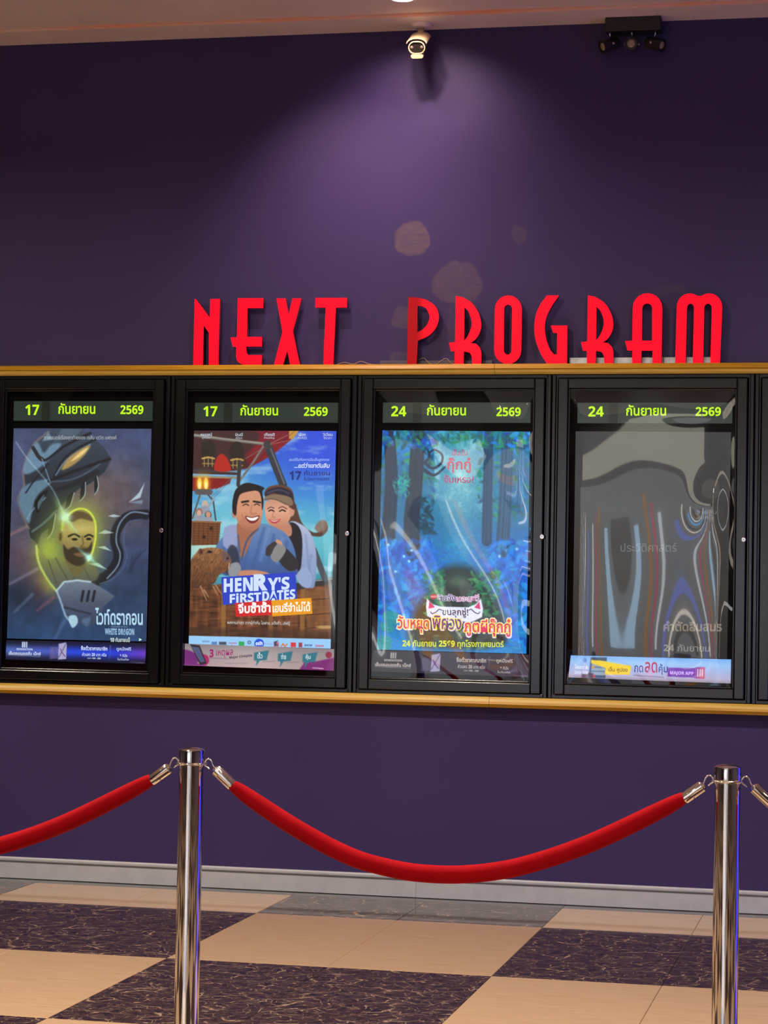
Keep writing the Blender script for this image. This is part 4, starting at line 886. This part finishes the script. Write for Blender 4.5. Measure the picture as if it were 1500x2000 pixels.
p.line([(468,820),(460,862),(474,874),(492,868)], 6, (172,114,90), 6, .8, True); p.line([(408,880),(425,915)], 5, (160,104,82), 6, .7)
p.poly([(428,886),(470,892),(512,882),(500,916),(468,930),(440,914)], (120,50,48), 4, 1, True); p.poly([(436,892),(470,897),(506,889),(492,908),(468,914),(446,906)], (246,244,240), 3, 1, True)
# gloved hand and forearm
p.poly([(735,1240),(790,1190),(830,1260),(810,1318),(760,1300)], (150,170,206), 8, 1, True)
p.poly([(600,1090),(640,1060),(680,1085),(745,1160),(735,1205),(690,1215),(640,1170)], (52,50,54), 6, 1, True); p.poly([(580,1120),(610,1060),(650,1055),(672,1090),(635,1150),(600,1160)], (140,140,140), 6, 1, True)
p.poly([(550,1100),(560,1068),(600,1040),(622,1045),(600,1080),(580,1120),(556,1125)], (64,60,62), 5, 1, True); p.poly([(612,1045),(618,1025),(645,1040),(650,1058)], (206,150,124), 4, 1, True)
p.poly([(385,1240),(400,1215),(480,1210),(560,1225),(560,1245),(400,1250)], (196,140,112), 8, 1, True)
# capybara
p.poly([(95,1170),(130,1110),(160,1085),(220,1075),(290,1085),(335,1130),(340,1170),(320,1215),(270,1240),(240,1290),(180,1310),(120,1320),(88,1310)], p.grad([(1075,(150,108,74)),(1200,(120,82,54)),(1320,(94,62,42))]), 8, 1, True)
i = p.idx(88,1070,345,1325); br = (p.c[i, 0] > 85) & (p.c[i, 2] < 90); p.c[i[br]] *= (.75+.5*vnoise(p.X[i[br]]/5+p.Yc[i[br]]/9, p.Yc[i[br]]/14, 3))[:, None]
p.ell(160,1100,16,20,(120,78,58)); p.ell(162,1102,8,11,(80,50,40)); p.ell(214,1101,13,8,(30,22,22)); p.poly([(290,1095),(325,1115),(338,1150),(310,1165),(285,1130)], (108,84,92), 12, .8, True); p.ell(322,1140,7,8,(50,36,44)); p.line([(325,1200),(300,1205),(280,1195)], 4, (80,50,40), 4, .8); p.line([(332,1170),(328,1200)], 6, (226,210,190), 5, .7)
for a, b in (((160,1310),(195,1390)),((180,1330),(208,1372)),((250,1300),(285,1355)),((236,1310),(262,1362))): p.line([a, b], 11, (160,124,92), 5, 1, False, 5)
# title blocks
p.poly([(283,1253),(730,1222),(738,1385),(293,1420)], (46,72,196), 2); p.poly([(366,1408),(592,1390),(598,1480),(370,1491)], (206,44,46), 2); p.poly([(585,1392),(825,1377),(831,1472),(590,1489)], (230,160,34), 2)
# sponsor strip
p.poly([(80,1604),(960,1626),(960,1700),(80,1680)], (156,206,246), 2)
for x0, x1, c in ((225,258,(90,130,190)),(270,314,(70,76,84)),(388,422,(40,170,80)),(598,630,(190,110,120)),(700,732,(220,50,56)),(748,770,(150,60,70))): p.poly([(x0,1632+x0*.018),(x1,1632+x1*.018),(x1,1660+x1*.018),(x0,1660+x0*.018)] if x1-x0 < 40 and x0 > 380 else [(x0,1636+x0*.018),(x1,1636+x1*.018),(x1,1654+x1*.018),(x0,1654+x0*.018)], c, 3, .9)
p.ell(511,1652,29,29,(36,88,220)); p.ell(452,1645,11,11,(90,110,140)); p.ell(452,1645,5,5,(156,206,246)); p.poly([(600,1640),(628,1632),(612,1650),(628,1662),(602,1668)], (70,80,100), 3)
p.line([(330,1648),(375,1650)], 5, (190,90,130), 4, .8); p.line([(345,1658),(358,1668)], 4, (200,90,120), 4, .8); p.line([(545,1652),(590,1656)], 5, (150,150,210), 5, .7); p.line([(645,1668),(655,1652),(665,1670),(680,1655)], 7, (220,120,60), 4)
p.grain(.05, 4, 8); p.c = 258*(np.clip(p.c, 0, 255)/255)**1.08
po2 = p.build('movie_poster', M_print); tag(po2, 'movie poster of a smiling couple, red balloon and capybara in a basket', 'poster', 'movie posters')
kw = dict(off=O2, k=K2, Y=YPOST-.0008, parent=po2)
wt = ink((206,226,250)); wn = ink((190,206,220))
for t, x0, x1 in (('ณเดชน์',160,228),('มินนี่',368,412),('เกียรติ',542,604),('เผือก',748,790),('วิเวียน',894,952)): lettering(t, x0, 386, x1, 405, wn, bold=.02, **kw)
for t, x0, x1 in (('คูกิมิยะ',168,218),('ณิชา',370,408),('กิจเจริญ',540,602),('พงศธร',740,798),('จิดาภา',898,948)): lettering(t, x0, 409, x1, 424, wn, **kw)
lettering('เธอใช้สกิลการจีบขั้นสูงงงง', 690, 536, 930, 560, ink((180,206,246)), shear=.2, **kw)
lettering('...แต่ว่าเขาดันลืม', 722, 565, 932, 596, ink((226,236,252)), shear=.2, bold=.02, **kw)
nv = ink((34,52,130)); lettering('17', 692, 616, 764, 668, nv, bold=.02, **kw); lettering('กันยายน', 780, 612, 936, 642, nv, bold=.02, **kw); lettering('ในโรงภาพยนตร์', 780, 650, 934, 672, nv, bold=.02, **kw)
lettering('HEN', 298, 1262, 474, 1345, wt, bold=.02, slope=-.055, **kw); lettering('R', 478, 1236, 562, 1336, wt, bold=.05, slope=-.05, **kw); lettering("Y'S", 562, 1258, 694, 1335, wt, bold=.02, slope=-.07, **kw)
lettering('FiRST', 334, 1352, 522, 1410, wt, bold=.02, slope=-.06, **kw); lettering('DATES', 530, 1338, 728, 1398, wt, bold=.02, slope=-.07, **kw)
lettering('จีบซ้ำซ้ำ', 384, 1406, 580, 1472, ink((250,248,246)), bold=.035, slope=-.04, **kw); lettering('เฮนรี่จำไม่ได้', 592, 1406, 818, 1466, ink((252,250,244)), bold=.025, slope=-.04, **kw)
lettering('ผลงานล่าสุด จากผู้กำกับ ไอฟาย..แต๊งกิ้ว..เลิฟยู้', 320, 1512, 696, 1540, ink((220,220,216)), slope=.015, **kw)
lettering('gdh', 490, 1638, 532, 1668, ink((226,238,252)), bold=.02, **kw); lettering('CENTRAL', 168, 1634, 214, 1644, ink((70,90,130)), **kw); lettering('BEM', 784, 1656, 830, 1668, ink((60,90,150)), bold=.02, **kw); lettering('TRINDER', 846, 1660, 900, 1672, ink((200,50,80)), bold=.02, **kw)

# ------------------------------------------------------------------ poster 3: turquoise forest
K3, O3 = 3.03, (690, 720)
p = Print([(747,840.5),(1035.5,843),(1028,1276.8),(736,1268.5)], 300, 450, YPOST, O3, K3)
p.c = p.grad([(360,(20,140,206)),(600,(24,120,160)),(900,(30,124,160)),(1100,(30,120,196)),(1400,(28,120,160)),(1690,(24,150,214))], wob=200)
p.glow(640,640,150,260,(150,206,210),.8); p.glow(620,420,160,60,(60,160,150),.6); p.glow(250,430,140,90,(20,150,222),.8)
cl = np.clip(fbm(p.X/70, p.Yc/90, 14, 5)-.5, 0, 1)*2.4*((p.Yc < 850) & (p.X > 480) & (p.X < 770)); cl = np.clip(cl, 0, .6); p.c = p.c*(1-cl[:, None])+np.array([196,226,226])[None]*cl[:, None]
rs = random.Random(3)
def leaves(n, x0, x1, y0, y1, cols, size, op=.8):
    for _ in range(n):
        x, y = rs.uniform(x0, x1), rs.uniform(y0, y1); a = rs.uniform(0, 180); L_ = rs.uniform(.5, 1.2)*size
        p.ell(x, y, L_, L_*rs.uniform(.25, .5), rs.choice(cols), a, 5, op*rs.uniform(.4, 1))
teal = [(20,110,120),(24,140,130),(14,84,110),(30,150,160),(16,96,150)]; blu = [(20,120,220),(28,150,240),(12,84,180),(60,180,240),(14,100,200)]; grn = [(40,150,96),(24,120,90),(70,170,110),(16,90,80)]
leaves(150, 150, 480, 360, 800, teal+grn, 26); leaves(130, 740, 1050, 360, 900, teal+grn, 28); leaves(60, 480, 760, 360, 440, teal+grn, 24)
for pts, w0, w1, c in (([(205,330),(220,500),(225,700),(205,1000)], 62, 84, (22,46,66)), ([(395,330),(380,480),(365,700),(345,900),(350,1090)], 78, 96, (24,48,62)), ([(805,320),(795,700),(790,1020)], 50, 60, (30,72,96)), ([(915,320),(900,760),(880,1080)], 66, 80, (44,88,112)), ([(1005,320),(990,800)], 40, 46, (50,110,140))):
    p.line(pts, w0, c, 10, .95, True, w1)
    for k in (-.25, .1, .3): p.line([(x+k*w0, y) for x, y in pts], 5, tuple(min(255, int(v*1.7)) for v in c), 8, .5, True)
p.line([(425,560),(470,590),(520,560),(525,510),(480,480),(450,500)], 16, (16,50,80), 6, 1, True, 10); p.line([(420,600),(480,630),(545,580)], 24, (20,54,80), 6, 1, True, 8); p.line([(420,560),(450,520),(440,480)], 20, (36,60,84), 6, 1, True, 10)
leaves(90, 150, 470, 355, 470, teal+grn+blu, 30, .9); leaves(80, 770, 1050, 355, 480, teal+grn+blu, 30, .9); leaves(50, 240, 330, 640, 760, [(30,170,150),(40,190,170)], 14); leaves(40, 380, 470, 760, 980, [(16,60,80),(20,80,90)], 26)
leaves(260, 150, 480, 1020, 1500, blu, 40, .7); leaves(200, 800, 1050, 1020, 1640, blu, 40, .7); leaves(60, 480, 800, 980, 1180, [(40,160,190),(24,130,170)], 26, .5)
p.poly([(540,1180),(700,1180),(820,1330),(900,1500),(860,1640),(400,1640),(330,1520),(440,1330)], (52,56,44), 50, .95, True)
leaves(120, 420, 540, 1200, 1460, grn+[(110,170,110)], 22); leaves(120, 690, 860, 1200, 1460, grn+[(110,170,110)], 22); leaves(60, 340, 900, 1560, 1660, [(60,110,90),(150,170,120),(80,90,60)], 26, .6)
p.glow(620,1260,70,40,(120,150,110),.6); p.glow(640,1060,90,120,(90,180,200),.5)
for x, y, r in ((230,1475,62),(200,1530,44),(170,1640,60),(290,1510,36),(190,1605,40),(1000,1560,50),(960,1650,50)): p.ell(x, y, r, r*.62, (40,160,150) if x < 250 else (34,140,200), 20, 8, .8); p.line([(x-r*.6,y),(x+r*.6,y+6)], 3, (90,200,190), 4, .6)
for x, y in ((208,1042),(300,1110),(345,1075),(968,1068),(865,1110),(330,1140),(250,1200)): p.glow(x, y, 9, 9, (190,230,255), .95)
# title badge
p.poly([(436,1360),(470,1395),(520,1408),(680,1412),(725,1395),(755,1362),(768,1420),(762,1470),(700,1500),(500,1490),(438,1465),(430,1410)], (226,230,246), 4)
p.poly([(450,1378),(484,1412),(446,1420)], (214,40,110), 3); p.poly([(746,1378),(716,1414),(752,1424)], (214,40,110), 3); p.ell(475,1349,21,15,(210,40,56))
for s_, cx in ((1,490),(-1,716)): p.line([(cx-s_*32,1440),(cx-s_*22,1450),(cx,1440),(cx+s_*18,1424),(cx+s_*32,1430)], 5, (60,30,60), 3, 1, True)
p.grain(.10, 7, 8); p.c = 262*(np.clip(p.c, 0, 255)/255)**np.array([1.25, 1.22, 1.12])[None]
po3 = p.build('movie_poster', M_print); tag(po3, 'bright turquoise forest movie poster with pink and yellow title', 'poster', 'movie posters')
kw = dict(off=O3, k=K3, Y=YPOST-.0008, parent=po3)
cr_ = ink((186,40,96))
lettering('นั่นมัน', 586, 474, 676, 514, cr_, bold=.01, **kw); lettering('กุ๊กกู๋', 556, 526, 696, 618, cr_, bold=.025, **kw); lettering('งั้นเหรอ?', 536, 628, 714, 676, cr_, bold=.01, **kw)
lettering('ชินจัง', 498, 1332, 608, 1376, ink((224,222,240)), bold=.08, **kw); lettering('ชินจัง', 500, 1334, 606, 1374, ink((96,56,128)), bold=.02, **dict(kw, Y=YPOST-.0011)); lettering('เดอะมูฟวี่', 608, 1336, 746, 1392, ink((224,222,240)), bold=.08, slope=-.02, **kw); lettering('เดอะมูฟวี่', 610, 1338, 744, 1390, ink((190,70,140)), bold=.01, slope=-.02, **dict(kw, Y=YPOST-.0011)); lettering('เครยอน', 458, 1344, 492, 1354, ink((240,220,220)), **kw)
lettering('ขนลุกซู่!', 528, 1412, 682, 1472, ink((70,24,60)), bold=.02, slope=.02, shear=-.05, **kw)
def title(t, x0, x1, y0, y1, c, sl):
    k2 = dict(kw); 
    k2['Y'] = YPOST-.0006; lettering(t, x0-9, y0-8, x1+9, y1+10, ink((236,214,232)), bold=.10, slope=sl, **k2)
    k2['Y'] = YPOST-.0009; lettering(t, x0-4, y0-4, x1+4, y1+4, ink((240,228,40)), bold=.065, slope=sl, **k2)
    k2['Y'] = YPOST-.0012; lettering(t, x0, y0, x1, y1, c, bold=.02, slope=sl, **k2)
pk = ink((220,30,92)); vi = ink((108,36,130))
title('วันหยุด', 262, 448, 1462, 1560, pk, .03); title('พิศวง', 468, 640, 1460, 1540, vi, .04); title('ภูตผีกุ๊กกู๋', 656, 930, 1476, 1582, pk, .02)
lettering('24 กันยายน 2569 ทุกโรงภาพยนตร์', 290, 1602, 890, 1656, ink((214,226,60)), bold=.02, slope=.008, **kw)

# ------------------------------------------------------------------ poster 4: dark poster
K4, O4 = 2.942, (1070, 720)
p = Print([(1124.4,842.4),(1427.6,844),(1420,1288),(1117.6,1281)], 60, 90, YPOST, O4, K4)
p.c = p.grad([(360,(52,56,60)),(900,(50,52,52)),(1400,(40,40,38)),(1680,(24,24,26))], wob=120); p.grain(.2, 160, 4)
po4 = p.build('movie_poster', M_printd); tag(po4, 'dark charcoal movie poster with faint grey lettering', 'poster', 'movie posters')
kw = dict(off=O4, k=K4, Y=YPOST-.0008, parent=po4)
fg = ink((112,112,106))
lettering('ประวัติศาสตร์', 418, 1000, 740, 1052, ink((100,104,106)), **kw); lettering('สายลับ', 856, 812, 968, 836, fg, **kw); lettering('ล็อคใจ', 856, 840, 956, 864, fg, **kw)
lettering('คำตัดสินสมร', 664, 1450, 1000, 1510, ink((120,112,98)), bold=.03, **kw); lettering('24 กันยายน', 664, 1582, 930, 1624, ink((128,124,116)), bold=.01, slope=.01, **kw)

# ------------------------------------------------------------------ advertising strips under the posters
def card_strip(quad, off, k, cols, lab, m, tx, box_op):
    p = Print(quad, 200, 36, YBAN, off, k); p.c = cols(p)
    S = lambda u, v: ((quad[0][0]*(1-u)*(1-v)+quad[1][0]*u*(1-v)+quad[2][0]*u*v+quad[3][0]*(1-u)*v-off[0])*k, (quad[0][1]*(1-u)*(1-v)+quad[1][1]*u*(1-v)+quad[2][1]*u*v+quad[3][1]*(1-u)*v-off[1])*k)
    p.poly([S(.315,.28),(S(.37,.30)),S(.37,.86),S(.315,.92)], (116,104,150), 3, box_op*.6); p.poly([S(.375,.14),S(.432,.05),S(.432,.88),S(.375,.92)], (176,170,206), 3, box_op)
    p.line([S(.38,.80),S(.432,.06)], 4, (40,30,70), 3, .9); p.line([S(.388,.38),S(.405,.60),S(.425,.76)], 5, (90,40,120), 3, .9)
    p.line([S(.345,.4),S(.362,.72)], 4, (70,60,110), 3, .7); p.line([S(.02,.76),S(.245,.80)], 3, (170,176,190), 3, .8); p.line([S(.745,.15),S(.742,.85)], 3, (150,150,170), 3, .6); p.line([S(.90,.93),S(.99,.95)], 3, (170,160,190), 3, .6)
    for x in (.118,.132,.146): p.line([S(x,.10),S(x,.34)], 7, tx, 3)
    o = p.build('advert_strip', m); tag(o, lab, 'advert strip', 'advert strips under the posters')
    T = ink(tx)
    for t, u0, u1, v0, v1, b in (('GENERATION', .075, .19, .40, .50, 0), ('เอ็มเจนเนอเรชั่น เน็กซ์', .02, .25, .56, .74, .025), ('ซื้อตั๋วราคาสมาชิก', .535, .725, .20, .42, .025), ('ส่วนลด 20 บาท หรือ', .545, .72, .52, .70, .01), ('ราคา 100 - 200', .585, .68, .76, .84, 0), ('ดูหนังฟรี', .79, .895, .22, .44, .01), ('1 ที่นั่ง', .815, .87, .55, .70, .01), ('ในวันเกิด', .80, .88, .75, .86, 0)):
        (xa_, ya_), (xb_, yb_) = S(u0, v0), S(u1, v1); (xc, yc) = S(u1, v0); sl = (yc-ya_)/(xc-xa_)
        lettering(t, xa_, ya_, xb_, yb_-(yc-ya_), T, YBAN-.0006, o, off, k, bold=b, slope=sl)
    return o
def c1(p):
    g = np.array([30,44,90.])[None]*np.ones((len(p.X), 1)); v = p.v; u = p.u
    core = np.exp(-((v-.52)/.30)**2)[:, None]; colx = np.stack([np.interp(u, [0,.3,.45,.75,.88,1], q) for q in ((76,70,36,30,70,104), (100,90,70,64,60,60), (180,190,214,214,200,196))], 1)
    return g*.35*(1-core) + colx*core
card_strip([(12.5,1250),(285.5,1255.5),(283.5,1297),(11.0,1288)], O1, K1, c1, 'glowing blue advert strip under the dragon poster', M_print, (206,222,250), .95)
card_strip([(729,1270),(1034,1278.5),(1033,1323),(724.7,1311)], O3, K3, lambda p: p.grad([(0,(34,30,40)),(560,(38,32,52)),(900,(50,34,56)),(1100,(58,40,54))], 'x'), 'dark purple advert strip under the forest poster', M_printd, (186,178,176), .9)
# paper strip 2
q2 = [(361,1257),(652.7,1267.8),(651.4,1310),(360,1299.6)]
p = Print(q2, 200, 36, YBAN-.004, O2, K2); u, v = p.u, p.v
p.c = np.stack([np.interp(v, [0,.3,1], q) for q in ((150,168,190), (140,158,166), (146,160,168))], 1); p.c *= (.94+.12*np.exp(-((u-.45)/.25)**2))[:, None]
def S2(u, v, q=q2, off=O2, k=K2): return ((q[0][0]*(1-u)*(1-v)+q[1][0]*u*(1-v)+q[2][0]*u*v+q[3][0]*(1-u)*v-off[0])*k, (q[0][1]*(1-u)*(1-v)+q[1][1]*u*(1-v)+q[2][1]*u*v+q[3][1]*(1-u)*v-off[1])*k)
p.ell(*S2(.02,.62),70,42,(118,44,122),20,6); p.ell(*S2(.13,.72),32,34,(176,44,110),0,6); p.poly([S2(0,.75),S2(.16,1),S2(0,1)], (128,48,130), 6)
p.poly([S2(.80,.62),S2(.88,.60),S2(1,.40),S2(1,1.05),S2(.79,1.05)], (128,44,120), 8, 1); p.poly([S2(.76,1.1),S2(.79,.80),S2(.82,.70),S2(.82,1.1)], (128,44,120), 6)
p.poly([S2(.035,.02),S2(.10,.06),S2(.15,.88),S2(.105,.95)], (44,38,50), 4); p.poly([S2(.045,.12),S2(.095,.15),S2(.138,.80),S2(.107,.84)], (84,92,130), 4)
for a in (.465,.625,.79): p.poly([S2(a,.30),S2(a+.10,.16),S2(a+.085,.62),S2(a+.04,.66),S2(a+.015,.92),S2(a+.018,.66),S2(a,.66)], (52,122,140), 4); p.line([S2(a+.06,.70),S2(a+.14,.66)], 4, (110,90,110), 4, .5)
p.ell(*S2(.965,.28),20,20,(150,50,80)); p.line([S2(.86,.90),S2(.93,.92)], 5, (220,190,220), 4)
p.line([S2(.17,.62),S2(.29,.62)], 5, (120,90,120), 4, .6); p.line([S2(.28,.84),S2(.42,.80)], 4, (120,100,120), 4, .5)
o = p.build('advert_strip', M_printd); tag(o, 'pale paper advert strip with purple ends, stuck askew under the couple poster', 'advert strip', 'advert strips under the posters')
kw = dict(off=O2, k=K2, Y=YBAN-.0046, parent=o); mg = ink((160,30,110))
def fit(t, u0, v0, u1, v1, m, b=0, sl=None, S=S2, **kw_):
    a, c, d = S(u0, v0), S(u1, v1), S(u1, v0); s_ = (d[1]-a[1])/(d[0]-a[0]) if sl is None else sl
    lettering(t, a[0], a[1], c[0], c[1]-(d[1]-a[1]), m, bold=b, slope=s_, **kw_)
fit('3', .165, .22, .195, .60, mg, .03, -.05, **kw); fit('เหตุผล', .21, .26, .325, .62, mg, .01, -.05, **kw); fit('Major Cineplex', .30, .50, .455, .66, ink((60,30,70)), .01, -.10, **kw)
for t, a in (('เร็ว', .487), ('ง่าย', .645), ('คุ้ม', .81)): fit(t, a, .28, a+.035, .56, ink((206,226,230)), .02, **kw)
# strip 4
q4 = [(1115,1280),(1428,1288),(1427,1335),(1110,1323)]
p = Print(q4, 200, 36, YBAN-.002, O4, K4); v, u = p.v, p.u
p.c = np.stack([np.interp(v, [0,.25,.6,.85,1], q) for q in ((120,150,166,178,150), (176,196,180,172,140), (240,246,226,206,160))], 1)
def S4(u, v): return S2(u, v, q4, O4, K4)
p.poly([S4(.125,.06),S4(.225,.05),S4(.228,.98),S4(.125,.98)], (54,78,104), 4); p.poly([S4(.135,.22),S4(.22,.22),S4(.222,.85),S4(.135,.85)], (150,170,190), 4); p.line([S4(.135,.5),S4(.22,.5)], 6, (90,110,140), 4); p.line([S4(.135,.68),S4(.22,.68)], 6, (90,110,140), 4); p.ell(*S4(.145,.50),8,8,(226,150,60)); p.ell(*S4(.155,.9),9,9,(200,60,70))
p.poly([S4(.13,.18),S4(.19,.20),S4(.38,.40),S4(.38,.62),S4(.24,.56),S4(.13,.32)], (238,210,50), 5, 1, False); p.poly([S4(.225,.42),S4(.375,.38),S4(.375,.78),S4(.222,.82)], (242,208,40), 4)
p.ell(*S4(.09,.2),12,14,(96,140,210)); p.poly([S4(.08,.80),S4(.15,.76),S4(.15,1),S4(.08,1)], (70,40,80), 5, .8)
p.poly([S4(.61,.42),S4(.78,.40),S4(.78,.82),S4(.61,.80)], (110,48,170), 4); p.poly([S4(.78,.36),S4(.838,.36),S4(.838,.84),S4(.78,.84)], (150,60,150), 4); p.poly([S4(.81,.36),S4(.838,.36),S4(.838,.84),S4(.80,.84)], (206,90,120), 8, .8)
for a in (.795,.809,.823): p.line([S4(a,.46),S4(a,.74)], 6, (226,222,240), 3)
p.line([S4(.40,.80),S4(.585,.84)], 5, (80,70,120), 4, .6)
o = p.build('advert_strip', M_print); tag(o, 'pale blue advert strip with yellow tag under the dark poster', 'advert strip', 'advert strips under the posters')
kw = dict(off=O4, k=K4, Y=YBAN-.0026, parent=o, S=S4)
fit('โหลด &', .03, .40, .12, .60, ink((226,230,250)), .03, **kw); fit('เอ็ม คูปอง', .24, .46, .362, .72, ink((60,44,30)), .01, **kw)
fit('กด', .40, .36, .457, .66, ink((34,60,150)), .015, **kw); fit('ลด', .463, .20, .545, .66, ink((170,30,80)), .015, **kw); fit('คุ้ม', .55, .26, .61, .74, ink((34,60,150)), .015, **kw)
fit('MAJOR APP', .622, .56, .77, .74, ink((206,170,250)), .03, **kw)
fit('Login Now', .035, .66, .12, .88, ink((216,220,246)), .03, **kw)
